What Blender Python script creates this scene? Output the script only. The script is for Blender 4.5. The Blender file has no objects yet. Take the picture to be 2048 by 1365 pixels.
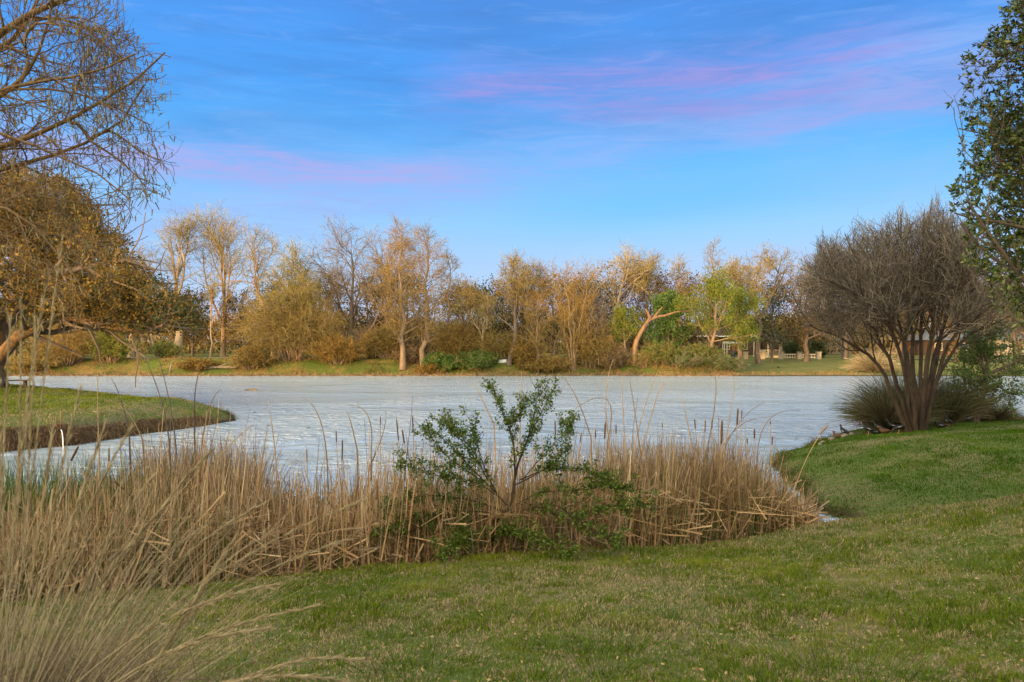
import bpy, math, random
import numpy as np

# ------------------------------------------------------------------ basics
S = bpy.context.scene
C = S.collection
R = math.radians
WATER = 0.0
CAMZ = 4.0
FPX = 1600.0            # focal length in photo pixels (2048 wide)

def lin(r, g, b):
    f = lambda c: (c/255/12.92) if c/255 <= 0.04045 else ((c/255+0.055)/1.055)**2.4
    return (f(r), f(g), f(b), 1.0)

# ------------------------------------------------------------------ camera
cam = bpy.data.cameras.new("camera")
cam.sensor_width = 36.0
cam.lens = 36.0*FPX/2048.0
cam.clip_end = 5000
cam.clip_start = 0.1
camo = bpy.data.objects.new("camera", cam)
C.objects.link(camo)
camo.location = (0, 0, CAMZ)
camo.rotation_euler = (R(90), 0, 0)
cam.dof.use_dof = True
cam.dof.focus_distance = 28
cam.dof.aperture_fstop = 5.0
S.camera = camo
S.view_settings.view_transform = 'Standard'
S.view_settings.look = 'None'
S.view_settings.gamma = 1
S.view_settings.exposure = 0.14
S.cycles.max_bounces = 6
S.cycles.diffuse_bounces = 3
S.cycles.transparent_max_bounces = 6
S.cycles.use_adaptive_sampling = True
S.cycles.adaptive_threshold = 0.02
S.cycles.use_denoising = True
S.cycles.denoiser = 'OPENIMAGEDENOISE'
S.cycles.denoising_prefilter = 'ACCURATE'
S.cycles.denoising_input_passes = 'RGB_ALBEDO_NORMAL'
S.cycles.sample_clamp_indirect = 6.0

# ------------------------------------------------------------------ sun + sky
SUN_EL, SUN_AZ = 7.0, 36.0      # the sun stands low behind the camera, to its left
sl = bpy.data.lights.new("sun", 'SUN')
sl.energy = 5.0
sl.angle = R(0.5)
sl.color = (1.0, 0.60, 0.23)
so = bpy.data.objects.new("sun", sl)
C.objects.link(so)
so.location = (-30, -40, 40)
# light travels towards (+sin az, +cos az) and down
so.rotation_euler = (R(90-SUN_EL), 0, R(-SUN_AZ))
SUND = (-math.sin(R(SUN_AZ))*math.cos(R(SUN_EL)), -math.cos(R(SUN_AZ))*math.cos(R(SUN_EL)), math.sin(R(SUN_EL)))

world = bpy.data.worlds.new("World")
S.world = world
world.use_nodes = True
wt = world.node_tree
wt.nodes.clear()

class NG:
    """small helper for node graphs"""
    def __init__(s, t): s.t = t
    def n(s, typ, **kw):
        nd = s.t.nodes.new(typ)
        for k, v in kw.items(): setattr(nd, k, v)
        return nd
    def put(s, sock, v):
        if isinstance(v, bpy.types.NodeSocket): s.t.links.new(v, sock)
        elif v is not None: sock.default_value = v
    def m(s, op, a, b=None, c=None, clamp=False):
        nd = s.n('ShaderNodeMath', operation=op, use_clamp=clamp)
        s.put(nd.inputs[0], a); s.put(nd.inputs[1], b)
        if c is not None: s.put(nd.inputs[2], c)
        return nd.outputs[0]
    def vm(s, op, a, b=None):
        nd = s.n('ShaderNodeVectorMath', operation=op)
        s.put(nd.inputs[0], a)
        if b is not None: s.put(nd.inputs[1], b)
        return nd
    def mix(s, f, a, b, blend='MIX'):
        nd = s.n('ShaderNodeMix', data_type='RGBA', blend_type=blend)
        s.put(nd.inputs['Factor'], f); s.put(nd.inputs[6], a); s.put(nd.inputs[7], b)
        return nd.outputs[2]
    def ss(s, v, lo, hi):
        nd = s.n('ShaderNodeMapRange', interpolation_type='SMOOTHSTEP')
        s.put(nd.inputs[0], v); nd.inputs[1].default_value = lo; nd.inputs[2].default_value = hi
        return nd.outputs[0]
    def ramp(s, v, stops, interp='LINEAR'):
        nd = s.n('ShaderNodeValToRGB')
        r = nd.color_ramp; r.interpolation = interp
        while len(r.elements) < len(stops): r.elements.new(0.5)
        for e, (p, c) in zip(r.elements, stops): e.position = p; e.color = c
        s.put(nd.inputs[0], v)
        return nd.outputs[0]
    def noise(s, vec, scale, detail=4, rough=0.5, dist=0.0):
        nd = s.n('ShaderNodeTexNoise')
        s.put(nd.inputs['Vector'], vec); nd.inputs['Scale'].default_value = scale
        nd.inputs['Detail'].default_value = detail; nd.inputs['Roughness'].default_value = rough
        nd.inputs['Distortion'].default_value = dist
        return nd.outputs['Fac']
    def mapping(s, vec, scale=(1, 1, 1), rot=(0, 0, 0), loc=(0, 0, 0)):
        nd = s.n('ShaderNodeMapping')
        s.put(nd.inputs[0], vec); nd.inputs[1].default_value = loc
        nd.inputs[2].default_value = rot; nd.inputs[3].default_value = scale
        return nd.outputs[0]

def build_sky():
    g = NG(wt)
    tc = g.n('ShaderNodeTexCoord')
    sep = g.n('ShaderNodeSeparateXYZ'); g.put(sep.inputs[0], tc.outputs['Generated'])
    x, y, z = sep.outputs
    el = g.m('MULTIPLY', g.m('ARCSINE', z), 57.2958)
    az = g.m('MULTIPLY', g.m('ARCTAN2', x, y), 57.2958)
    base = g.ramp(g.m('DIVIDE', g.m('MAXIMUM', el, 0.0), 90.0), [
        (0.0, lin(204, 212, 238)), (0.035, lin(186, 211, 243)), (0.09, lin(152, 206, 250)),
        (0.14, lin(98, 184, 252)), (0.195, lin(80, 160, 242)), (0.26, lin(80, 150, 238)),
        (0.5, lin(105, 150, 215)), (1.0, lin(90, 130, 195))])
    comb = g.n('ShaderNodeCombineXYZ'); g.put(comb.inputs[0], az); g.put(comb.inputs[1], el)
    v = comb.outputs[0]
    n1 = g.noise(g.mapping(v, (0.045, 0.22, 1), (0, 0, R(-10))), 1.0, 6, 0.6, 0.6)
    n2 = g.noise(g.mapping(v, (0.09, 0.75, 1), (0, 0, R(-7)), (3, 7, 0)), 1.0, 6, 0.62, 0.4)
    n4 = g.noise(g.mapping(v, (0.16, 1.25, 1), (0, 0, R(-12)), (5, 1, 0)), 1.0, 7, 0.68, 0.8)
    n3 = g.noise(g.mapping(v, (0.02, 0.10, 1), (0, 0, R(-9)), (11, 2, 0)), 1.0, 3, 0.5, 0.2)
    # thin high cloud: darker slate streaks up high
    d1 = g.m('MULTIPLY', g.ss(n2, 0.42, 0.75), g.ss(el, 11, 18))
    col = g.mix(g.m('MULTIPLY', d1, 0.5), base, lin(78, 134, 206))
    d2 = g.m('MULTIPLY', g.ss(n3, 0.48, 0.66), g.ss(el, 9, 14))
    col = g.mix(g.m('MULTIPLY', d2, 0.42), col, lin(78, 128, 200))
    wisp = g.m('MULTIPLY', g.ss(n4, 0.50, 0.74), g.ss(el, 3, 9))
    col = g.mix(g.m('MULTIPLY', wisp, 0.24), col, lin(150, 184, 240))
    # lavender veil through the lower half
    veil = g.m('MULTIPLY', g.ss(n1, 0.40, 0.72), g.m('MULTIPLY', g.ss(el, -1, 2), g.m('SUBTRACT', 1.0, g.ss(el, 10, 19))))
    col = g.mix(g.m('MULTIPLY', veil, 0.42), col, lin(166, 194, 241))
    def band(a0, slope, off, w, az0, az1, soft=8):
        lineel = g.m('ADD', g.m('MULTIPLY', az, slope), off)
        wob = g.m('MULTIPLY', g.m('SUBTRACT', n1, 0.5), 5.0)
        wob2 = g.m('MULTIPLY', g.m('SUBTRACT', n2, 0.5), 3.2)
        dd = g.m('DIVIDE', g.m('ADD', g.m('ADD', g.m('SUBTRACT', el, lineel), wob), wob2), w)
        gs = g.m('EXPONENT', g.m('MULTIPLY', g.m('MULTIPLY', dd, dd), -1.0))
        gs = g.m('MULTIPLY', gs, g.ss(az, az0, az0+soft))
        gs = g.m('MULTIPLY', gs, g.m('ADD', 0.50, g.m('MULTIPLY', g.ss(n4, 0.36, 0.62), 0.6)))
        return g.m('MULTIPLY', gs, g.m('SUBTRACT', 1.0, g.ss(az, az1-soft, az1)))
    b1 = band(0, 0.03, 17.3, 1.75, -9, 30)
    b2 = band(0, 0.19, 12.0, 2.3, -60, 60)
    b3 = band(0, -0.02, 11.3, 1.25, -40, 2)
    b4 = band(0, 0.10, 12.9, 0.7, 14, 34, 5)
    b5 = band(0, 0.0, 3.4, 1.6, -5, 60, 12)
    col = g.mix(g.m('MULTIPLY', b2, 0.60), col, lin(148, 180, 240))
    col = g.mix(g.m('MULTIPLY', b3, 0.62), col, lin(180, 168, 228))
    col = g.mix(g.m('MULTIPLY', b4, 0.5), col, lin(165, 162, 226))
    col = g.mix(g.m('MULTIPLY', b5, 0.5), col, lin(200, 195, 236))
    col = g.mix(g.m('MULTIPLY', b1, g.m('MULTIPLY', g.ss(n2, 0.2, 0.6), 0.78)), col, lin(160, 152, 222))
    # clear turquoise opening low on the right
    e1 = g.m('DIVIDE', g.m('SUBTRACT', az, 13.0), 13.0)
    e2 = g.m('DIVIDE', g.m('SUBTRACT', g.m('SUBTRACT', el, g.m('MULTIPLY', az, 0.12)), 8.6), 1.9)
    hole = g.m('EXPONENT', g.m('MULTIPLY', g.m('ADD', g.m('MULTIPLY', e1, e1), g.m('MULTIPLY', e2, e2)), -1.0))
    col = g.mix(g.m('MULTIPLY', hole, 0.6), col, lin(108, 192, 252))
    # physical sky mixed in, and the bright sunset half of the dome behind the camera
    sky = g.n('ShaderNodeTexSky', sky_type='NISHITA')
    sky.sun_disc = False
    sky.sun_elevation = R(SUN_EL)
    sky.sun_rotation = R(180+SUN_AZ)
    sky.ozone_density = 3.0
    skyc = g.mix(1.0, sky.outputs[0], (0.10, 0.10, 0.10, 1), 'MULTIPLY')
    dot = g.vm('DOT_PRODUCT', tc.outputs['Generated'], (SUND[0], SUND[1], 0.25)).outputs['Value']
    back = g.ss(dot, -0.15, 0.95)
    glow = g.mix(back, (0, 0, 0, 1), GLOW)
    lp = g.mix(1.0, col, skyc, 'ADD')
    front = g.ss(y, 0.0, 0.35)
    col = g.mix(front, lp, col)
    col = g.mix(1.0, col, glow, 'ADD')
    bg = g.n('ShaderNodeBackground'); g.put(bg.inputs[0], col); bg.inputs[1].default_value = 1.0
    out = g.n('ShaderNodeOutputWorld'); g.put(out.inputs[0], bg.outputs[0])
GLOW = (3.9, 3.35, 1.9, 1)
build_sky()
world.cycles.sampling_method = 'MANUAL'
world.cycles.sample_map_resolution = 512

# ------------------------------------------------------------------ numpy noise
def ss(a, b, x):
    t = np.clip((np.asarray(x, float)-a)/(b-a), 0, 1)
    return t*t*(3-2*t)

def vnoise(x, y, seed=0):
    x = np.asarray(x, float); y = np.asarray(y, float)
    xi = np.floor(x).astype(np.int64); yi = np.floor(y).astype(np.int64)
    xf = x-xi; yf = y-yi
    u = xf*xf*(3-2*xf); v = yf*yf*(3-2*yf)
    def h(a, b):
        n = (a*374761393+b*668265263+seed*982451653) & 0x7fffffff
        n = ((n ^ (n >> 13))*1274126177) & 0x7fffffff
        return ((n ^ (n >> 16)) & 0xffff)/65535.0
    return (h(xi, yi)*(1-u)+h(xi+1, yi)*u)*(1-v)+(h(xi, yi+1)*(1-u)+h(xi+1, yi+1)*u)*v

def fbm(x, y, seed=0, octv=4):
    t = 0; a = 0.5; s = 0
    for i in range(octv):
        t = t+a*vnoise(np.asarray(x)*2**i, np.asarray(y)*2**i, seed+i*17); s += a; a *= 0.5
    return t/s

# ------------------------------------------------------------------ terrain
def sdist(px, py, poly):
    """signed distance, positive inside"""
    px = np.asarray(px, float); py = np.asarray(py, float)
    d = np.full(px.shape, 1e9); ins = np.zeros(px.shape, bool)
    n = len(poly)
    for i in range(n):
        ax, ay = poly[i]; bx, by = poly[(i+1) % n]
        ex, ey = bx-ax, by-ay
        t = np.clip(((px-ax)*ex+(py-ay)*ey)/(ex*ex+ey*ey), 0, 1)
        d = np.minimum(d, np.hypot(px-ax-t*ex, py-ay-t*ey))
        c = ((ay > py) != (by > py))
        with np.errstate(divide='ignore', invalid='ignore'):
            xx = ex*(py-ay)/(ey if ey else 1e-9)+ax
        ins ^= c & (px < xx)
    return np.where(ins, d, -d)

BANK = [(8.7, 16.3), (7.6, 17.6), (7.15, 19.0), (7.7, 21.5), (8.2, 25.0), (9.2, 28.0), (10.6, 29.6), (12.4, 32.0), (14.2, 34.6),
        (18, 37.5), (24, 39), (34, 40), (60, 41), (120, 42), (120, 0), (14, 8)]
PENIN = [(-120, 26), (-30, 27.5), (-18.6, 28.6), (-16.8, 30.9), (-15.9, 34.5), (-14.6, 38.0), (-14.0, 40.2), (-15.0, 42.2), (-18.0, 44.0),
         (-21.5, 46.5), (-27, 51), (-34, 56.5), (-44, 62), (-70, 72), (-120, 84)]

def ye_of(x):
    return np.interp(x, [-60, -20, -7, 0, 2.5, 6, 8, 12, 30, 80], [6, 8.2, 10.5, 13.1, 14.2, 15.5, 14.8, 13.8, 13, 13])

def yfar_of(x):
    return 91.8+1.1*(vnoise(np.asarray(x)/9.0, np.zeros_like(x)+0.5, 5)-0.5)+0.5*(vnoise(np.asarray(x)/2.3, np.zeros_like(x)+3.5, 6)-0.5)

def H(x, y):
    x = np.asarray(x, float); y = np.asarray(y, float)
    bed = np.full(x.shape, -0.8)
    near = 2.4-0.146*np.maximum(y, -6)+1.05*ss(3, 11, x)*ss(3, 13, y)-0.05*np.maximum(0, -x)*ss(0, 8, y)*(x > -20)-1.0*(x <= -20)*ss(0, 8, y)
    near = near+0.05*(fbm(x*0.8, y*0.8, 3)-0.5)+0.035*(vnoise(x*3.1, y*3.1, 4)-0.5)
    ye = ye_of(x)
    o = np.maximum(0, y-ye)
    near = near-(0.42+0.25*ss(5, 9, x))*(np.sqrt(o*o+0.09)-0.3)
    near = np.where(y < 60, np.maximum(near, -0.8), -0.8)
    sb = sdist(x, y, BANK)
    sb = sb+0.35*(fbm(x*0.9, y*0.9, 9)-0.5)
    bank = np.where(sb > 0, 0.72*(1-np.exp(-sb/2.2))+0.018*np.minimum(sb, 12)+0.32*np.exp(-((x-15.5)**2/40+(y-24)**2/15))*ss(0, 3, sb)+0.05*(fbm(x*0.5, y*0.5, 21)-0.5)*ss(0, 2, sb), sb*0.35)
    sp = sdist(x, y, PENIN)+0.5*(fbm(x*0.7, y*0.7, 31)-0.5)
    hp = np.interp(x, [-24, -17.5, -15.6, -14], [1.0, 0.95, 0.55, 0.28])
    pen = np.where(sp > 0, hp*(1-np.exp(-sp/0.42))+0.02*np.minimum(sp, 14)-0.42*np.exp(-((y-44.2-0.10*(x+20))/2.0)**2)*ss(-16, -20, x)*ss(0.5, 3, sp)+0.10*ss(36, 40, y)*ss(44, 41, y), sp*0.6)
    sf = y-yfar_of(x)
    dam = 2.0*ss(-0.6, 4.6, sf)-0.12+0.10*(fbm(x*0.6, y*0.6, 41)-0.5)
    lawn = np.minimum(0.12+0.050*sf, 1.75)+0.05*(fbm(x*0.3, y*0.3, 42)-0.5)
    w = ss(20, 29, x)
    far = np.where(sf > -1.0, dam*(1-w)+lawn*w, -0.8)
    far = np.where(sf > 0, np.maximum(far, 0.02+0.2*np.minimum(sf, 0.5)), far)
    return np.maximum.reduce([bed, near, bank, pen, far])

def Hs(x, y):
    return float(H(np.array([x]), np.array([y]))[0])

def at(px, d):
    return (px-1024.0)/FPX*d

def W(px, py, d):
    return np.array([(px-1024.0)/FPX*d, d, CAMZ+(682.5-py)/FPX*d])

# ------------------------------------------------------------------ materials
def mat_new(name):
    m = bpy.data.materials.new(name); m.use_nodes = True
    m.node_tree.nodes.clear()
    return m, NG(m.node_tree)

def finish(m, g, shader, disp=None):
    o = g.n('ShaderNodeOutputMaterial'); g.put(o.inputs[0], shader)
    return m

def principled(g, col, rough=0.7, spec=0.3, normal=None, metal=0.0):
    p = g.n('ShaderNodeBsdfPrincipled')
    g.put(p.inputs['Base Color'], col); g.put(p.inputs['Roughness'], rough)
    p.inputs['Specular IOR Level'].default_value = spec
    p.inputs['Metallic'].default_value = metal
    if normal is not None: g.put(p.inputs['Normal'], normal)
    return p.outputs[0]

def m_island(name, cols, rough=0.75, trans=0.0, spec=0.08, patch=0.0, pscale=0.5):
    """every blade / leaf / twig gets its own tone out of cols"""
    m, g = mat_new(name)
    geo = g.n('ShaderNodeNewGeometry')
    f = geo.outputs['Random Per Island']
    if patch:
        tc = g.n('ShaderNodeTexCoord')
        nn = g.noise(tc.outputs['Object'], pscale, 3, 0.6)
        f = g.m('ADD', g.m('MULTIPLY', f, 1-patch), g.m('MULTIPLY', g.ss(nn, 0.3, 0.7), patch))
    n = len(cols)
    col = g.ramp(f, [((i+0.0)/(n-1), c) for i, c in enumerate(cols)])
    sh = principled(g, col, rough, spec)
    if trans:
        t = g.n('ShaderNodeBsdfTranslucent'); g.put(t.inputs[0], col)
        mx = g.n('ShaderNodeMixShader'); mx.inputs[0].default_value = trans
        g.put(mx.inputs[1], sh); g.put(mx.inputs[2], t.outputs[0]); sh = mx.outputs[0]
    return finish(m, g, sh)

def m_bark(name, c1, c2, scale=6.0, strength=0.5):
    m, g = mat_new(name)
    tc = g.n('ShaderNodeTexCoord')
    v = g.mapping(tc.outputs['Object'], (1, 1, 0.22))
    n = g.noise(v, scale, 6, 0.65)
    n2 = g.noise(tc.outputs['Object'], scale*0.15, 3, 0.5)
    col = g.mix(g.ss(n, 0.3, 0.7), c1, c2)
    col = g.mix(g.m('MULTIPLY', g.ss(n2, 0.4, 0.7), 0.4), col, tuple(0.55*c for c in c1[:3])+(1,))
    b = g.n('ShaderNodeBump'); g.put(b.inputs['Height'], n); b.inputs['Strength'].default_value = strength
    b.inputs['Distance'].default_value = 0.04
    return finish(m, g, principled(g, col, 0.85, 0.15, b.outputs[0]))

def m_plain(name, col, rough=0.6, spec=0.3, var=0.15, scale=3.0, metal=0.0, bump=0.0):
    m, g = mat_new(name)
    tc = g.n('ShaderNodeTexCoord')
    n = g.noise(tc.outputs['Object'], scale, 5, 0.6)
    c2 = tuple(c*(1-var*2) for c in col[:3])+(1,)
    c = g.mix(g.ss(n, 0.3, 0.75), col, c2)
    nrm = None
    if bump:
        b = g.n('ShaderNodeBump'); g.put(b.inputs['Height'], n); b.inputs['Strength'].default_value = bump
        b.inputs['Distance'].default_value = 0.05
        nrm = b.outputs[0]
    return finish(m, g, principled(g, c, rough, spec, nrm, metal))

def m_attr(name, rough=0.8, trans=0.25):
    m, g = mat_new(name)
    a = g.n('ShaderNodeAttribute'); a.attribute_name = 'tone'
    sh = principled(g, a.outputs['Color'], rough, 0.05)
    t = g.n('ShaderNodeBsdfTranslucent'); g.put(t.inputs[0], a.outputs['Color'])
    mx = g.n('ShaderNodeMixShader'); mx.inputs[0].default_value = trans
    g.put(mx.inputs[1], sh); g.put(mx.inputs[2], t.outputs[0])
    return finish(m, g, mx.outputs[0])

def m_ground():
    m, g = mat_new('lawn_soil')
    geo = g.n('ShaderNodeNewGeometry')
    pos = geo.outputs['Position']
    sep = g.n('ShaderNodeSeparateXYZ'); g.put(sep.inputs[0], pos)
    sn = g.n('ShaderNodeSeparateXYZ'); g.put(sn.inputs[0], geo.outputs['Normal'])
    a = g.noise(pos, 0.5, 5, 0.6); b = g.noise(pos, 3.0, 5, 0.7); c = g.noise(pos, 22.0, 4, 0.7)
    green = g.mix(c, (0.050, 0.085, 0.016, 1), (0.10, 0.13, 0.030, 1))
    dry = g.mix(c, (0.14, 0.11, 0.055, 1), (0.23, 0.18, 0.095, 1))
    f = g.m('ADD', g.m('MULTIPLY', a, 0.6), g.m('MULTIPLY', b, 0.5))
    col = g.mix(g.m('MULTIPLY', g.ss(f, 0.48, 0.66), 0.75), green, dry)
    # strip of worn grass crossing the second bank
    ln = g.m('ABSOLUTE', g.m('SUBTRACT', sep.outputs[1], g.m('ADD', g.m('MULTIPLY', sep.outputs[0], 0.57), 18.7)))
    strip = g.m('SUBTRACT', 1.0, g.ss(g.m('ADD', ln, g.m('MULTIPLY', b, 0.8)), 0.7, 1.5))
    strip = g.m('MULTIPLY', strip, g.ss(sep.outputs[0], 8.5, 11.5))
    strip = g.m('MULTIPLY', strip, g.m('SUBTRACT', 1.0, g.ss(sep.outputs[1], 34, 40)))
    col = g.mix(g.m('MULTIPLY', strip, 0.85), col, dry)
    # far bank: dry tan and olive patches
    farm = g.ss(sep.outputs[1], 80, 90)
    fcol = g.mix(g.ss(f, 0.50, 0.68), (0.075, 0.10, 0.016, 1), (0.20, 0.125, 0.04, 1))
    fcol = g.mix(g.ss(sep.outputs[0], 20, 30), fcol, g.mix(g.ss(f, 0.42, 0.6), (0.085, 0.115, 0.022, 1), (0.16, 0.15, 0.05, 1)))
    col = g.mix(farm, col, fcol)
    # bare soil on the cut banks and mud at the waterline
    soil = g.mix(b, (0.060, 0.042, 0.026, 1), (0.17, 0.12, 0.075, 1))
    steep = g.m('SUBTRACT', 1.0, g.ss(sn.outputs[2], 0.72, 0.90))
    steep = g.m('MULTIPLY', steep, g.m('SUBTRACT', 1.0, g.ss(sep.outputs[0], -12, -6)))
    col = g.mix(g.m('MULTIPLY', steep, 0.9), col, soil)
    wet = g.m('SUBTRACT', 1.0, g.ss(g.m('ADD', sep.outputs[2], g.m('MULTIPLY', b, -0.12)), -0.02, 0.10))
    col = g.mix(wet, col, (0.045, 0.034, 0.022, 1))
    bp = g.n('ShaderNodeBump'); g.put(bp.inputs['Height'], g.m('ADD', c, b)); bp.inputs['Strength'].default_value = 0.6
    bp.inputs['Distance'].default_value = 0.04
    return finish(m, g, principled(g, col, 0.9, 0.1, bp.outputs[0]))

def m_water():
    m, g = mat_new('lake_water')
    geo = g.n('ShaderNodeNewGeometry')
    pos = geo.outputs['Position']
    v1 = g.mapping(pos, (2.3, 2.6, 1), (0, 0, R(14)))
    v2 = g.mapping(pos, (6.0, 6.5, 1), (0, 0, R(-12)))
    v3 = g.mapping(pos, (0.05, 0.075, 1), (0, 0, R(8)))
    a = g.noise(v1, 1.0, 4, 0.6, 0.9); b = g.noise(v2, 1.0, 3, 0.5, 0.3); c = g.noise(v3, 1.0, 4, 0.6, 0.5)
    calm = g.m('ADD', 0.30, g.m('MULTIPLY', g.ss(c, 0.38, 0.62), 1.0))
    v4 = g.mapping(pos, (0.85, 0.95, 1), (0, 0, R(5)))
    e = g.noise(v4, 1.0, 3, 0.55, 0.8)
    h = g.m('MULTIPLY', g.m('ADD', g.m('ADD', g.m('MULTIPLY', a, 0.75), g.m('MULTIPLY', b, 0.05)), g.m('MULTIPLY', e, 1.0)), calm)
    bp = g.n('ShaderNodeBump'); g.put(bp.inputs['Height'], h); bp.inputs['Strength'].default_value = 1.0
    bp.inputs['Distance'].default_value = 0.34
    p = g.n('ShaderNodeBsdfPrincipled')
    p.inputs['Base Color'].default_value = (0.38, 0.455, 0.485, 1)
    p.inputs['Roughness'].default_value = 0.12
    p.inputs['IOR'].default_value = 3.3
    p.inputs['Specular IOR Level'].default_value = 0.8
    g.put(p.inputs['Normal'], bp.outputs[0])
    return finish(m, g, p.outputs[0])

M = {}
M['ground'] = m_ground()
M['water'] = m_water()
M['grass'] = m_attr('grass_blade')
M['reed'] = m_island('dead_reed', [(0.05, 0.030, 0.014, 1), (0.17, 0.10, 0.046, 1), (0.36, 0.215, 0.100, 1), (0.52, 0.335, 0.175, 1), (0.30, 0.21, 0.125, 1), (0.80, 0.59, 0.36, 1)], 0.7, 0.15, patch=0.25, pscale=0.6)
M['reed_brown'] = m_island('brown_reed', [(0.12, 0.075, 0.04, 1), (0.24, 0.155, 0.085, 1), (0.34, 0.22, 0.12, 1)], 0.75, 0.1)
M['reed_green'] = m_island('green_reed', [(0.03, 0.06, 0.008, 1), (0.065, 0.11, 0.012, 1), (0.12, 0.15, 0.025, 1)], 0.6, 0.25)
M['spike'] = m_plain('cattail_spike', (0.17, 0.09, 0.045, 1), 0.95, 0.05, 0.25, 30, bump=0.5)
M['spike_pale'] = m_plain('cattail_fluff', (0.34, 0.21, 0.12, 1), 0.95, 0.05, 0.2, 30, bump=0.6)
M['plume'] = m_island('tan_grass', [(0.12, 0.080, 0.042, 1), (0.29, 0.215, 0.115, 1), (0.48, 0.38, 0.22, 1), (0.24, 0.15, 0.07, 1)], 0.7, 0.2)
M['pampas'] = m_island('pampas_blade', [(0.02, 0.028, 0.012, 1), (0.07, 0.075, 0.03, 1), (0.20, 0.18, 0.09, 1), (0.05, 0.035, 0.02, 1)], 0.7, 0.2)
M['pampas_dry'] = m_island('pampas_thatch', [(0.09, 0.06, 0.04, 1), (0.16, 0.11, 0.07, 1), (0.22, 0.16, 0.11, 1)], 0.8, 0.1)
M['bark_tan'] = m_bark('tan_bark', (0.30, 0.19, 0.11, 1), (0.17, 0.11, 0.065, 1))
M['bark_pale'] = m_bark('pale_bark', (0.44, 0.31, 0.19, 1), (0.24, 0.165, 0.10, 1), 4)
M['bark_dead'] = m_bark('dead_bark', (0.30, 0.17, 0.085, 1), (0.10, 0.06, 0.035, 1), 3, 0.9)
M['bark_dark'] = m_bark('dark_bark', (0.17, 0.12, 0.085, 1), (0.08, 0.058, 0.042, 1))
M['bark_near'] = m_bark('near_bark', (0.27, 0.16, 0.075, 1), (0.13, 0.075, 0.035, 1), 14)
M['bark_myrtle'] = m_bark('myrtle_bark', (0.080, 0.052, 0.033, 1), (0.030, 0.020, 0.014, 1), 7, 1.0)
M['twig_tan'] = m_island('tan_twig', [(0.09, 0.062, 0.020, 1), (0.19, 0.135, 0.042, 1), (0.31, 0.22, 0.075, 1)], 0.8)
M['twig_rust'] = m_island('rust_twig', [(0.11, 0.065, 0.018, 1), (0.22, 0.135, 0.036, 1), (0.33, 0.205, 0.060, 1)], 0.8)
M['twig_pale'] = m_island('pale_twig', [(0.14, 0.10, 0.034, 1), (0.24, 0.175, 0.058, 1), (0.36, 0.275, 0.10, 1)], 0.8)
M['twig_dark'] = m_island('dark_twig', [(0.10, 0.075, 0.055, 1), (0.18, 0.13, 0.09, 1), (0.25, 0.18, 0.12, 1)], 0.8)
M['twig_myrtle'] = m_island('myrtle_twig', [(0.048, 0.037, 0.029, 1), (0.09, 0.07, 0.053, 1), (0.25, 0.20, 0.15, 1)], 0.8)
M['seed'] = m_island('seed_pod', [(0.20, 0.15, 0.10, 1), (0.34, 0.26, 0.17, 1), (0.10, 0.075, 0.05, 1)], 0.8)
M['catkin'] = m_island('catkin', [(0.16, 0.14, 0.06, 1), (0.30, 0.26, 0.12, 1), (0.36, 0.24, 0.11, 1), (0.10, 0.08, 0.05, 1)], 0.75, 0.2)
M['leaf_lime'] = m_island('spring_leaf', [(0.07, 0.105, 0.010, 1), (0.14, 0.18, 0.018, 1), (0.23, 0.24, 0.035, 1)], 0.6, 0.3)
M['leaf_green'] = m_island('green_leaf', [(0.04, 0.085, 0.018, 1), (0.08, 0.15, 0.03, 1), (0.14, 0.20, 0.04, 1)], 0.6, 0.25)
M['leaf_dark'] = m_island('evergreen_leaf', [(0.022, 0.035, 0.012, 1), (0.04, 0.06, 0.02, 1), (0.065, 0.085, 0.03, 1)], 0.55, 0.15)
M['leaf_oak'] = m_island('oak_leaf', [(0.04, 0.042, 0.010, 1), (0.14, 0.088, 0.017, 1), (0.26, 0.135, 0.024, 1), (0.10, 0.055, 0.018, 1)], 0.65, 0.2)
M['leaf_gold'] = m_island('golden_leaf', [(0.15, 0.10, 0.02, 1), (0.30, 0.185, 0.035, 1), (0.19, 0.105, 0.028, 1)], 0.65, 0.25)
M['leaf_holly'] = m_island('holly_leaf', [(0.014, 0.028, 0.003, 1), (0.035, 0.058, 0.006, 1), (0.08, 0.105, 0.012, 1), (0.16, 0.155, 0.025, 1)], 0.42, 0.15, 0.4)
M['leaf_sapling'] = m_island('sapling_leaf', [(0.024, 0.052, 0.004, 1), (0.050, 0.095, 0.006, 1), (0.115, 0.17, 0.014, 1), (0.13, 0.09, 0.02, 1)], 0.5, 0.2, 0.3)
M['wood_far'] = m_island('woodland', [(0.04, 0.035, 0.012, 1), (0.12, 0.08, 0.028, 1), (0.20, 0.125, 0.048, 1), (0.08, 0.085, 0.02, 1)], 0.8, patch=0.6, pscale=0.09)
M['scrub'] = m_island('bank_scrub', [(0.055, 0.045, 0.016, 1), (0.11, 0.11, 0.025, 1), (0.20, 0.13, 0.05, 1), (0.34, 0.20, 0.08, 1), (0.10, 0.065, 0.03, 1)], 0.8, 0.1, patch=0.5, pscale=0.25)
M['driftwood'] = m_bark('driftwood', (0.25, 0.19, 0.135, 1), (0.14, 0.10, 0.07, 1), 10)
M['white'] = m_plain('white_paint', (0.72, 0.70, 0.66, 1), 0.5, 0.4, 0.06)
M['cream'] = m_plain('cream_paint', (0.66, 0.52, 0.36, 1), 0.6, 0.3, 0.08)
M['black'] = m_plain('black_metal', (0.02, 0.02, 0.022, 1), 0.5, 0.4, 0.1)
M['stone'] = m_plain('limestone', (0.48, 0.37, 0.26, 1), 0.9, 0.15, 0.2, 3, bump=0.4)
M['rock'] = m_plain('shore_rock', (0.20, 0.17, 0.13, 1), 0.9, 0.15, 0.25, 6, bump=0.6)
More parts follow.
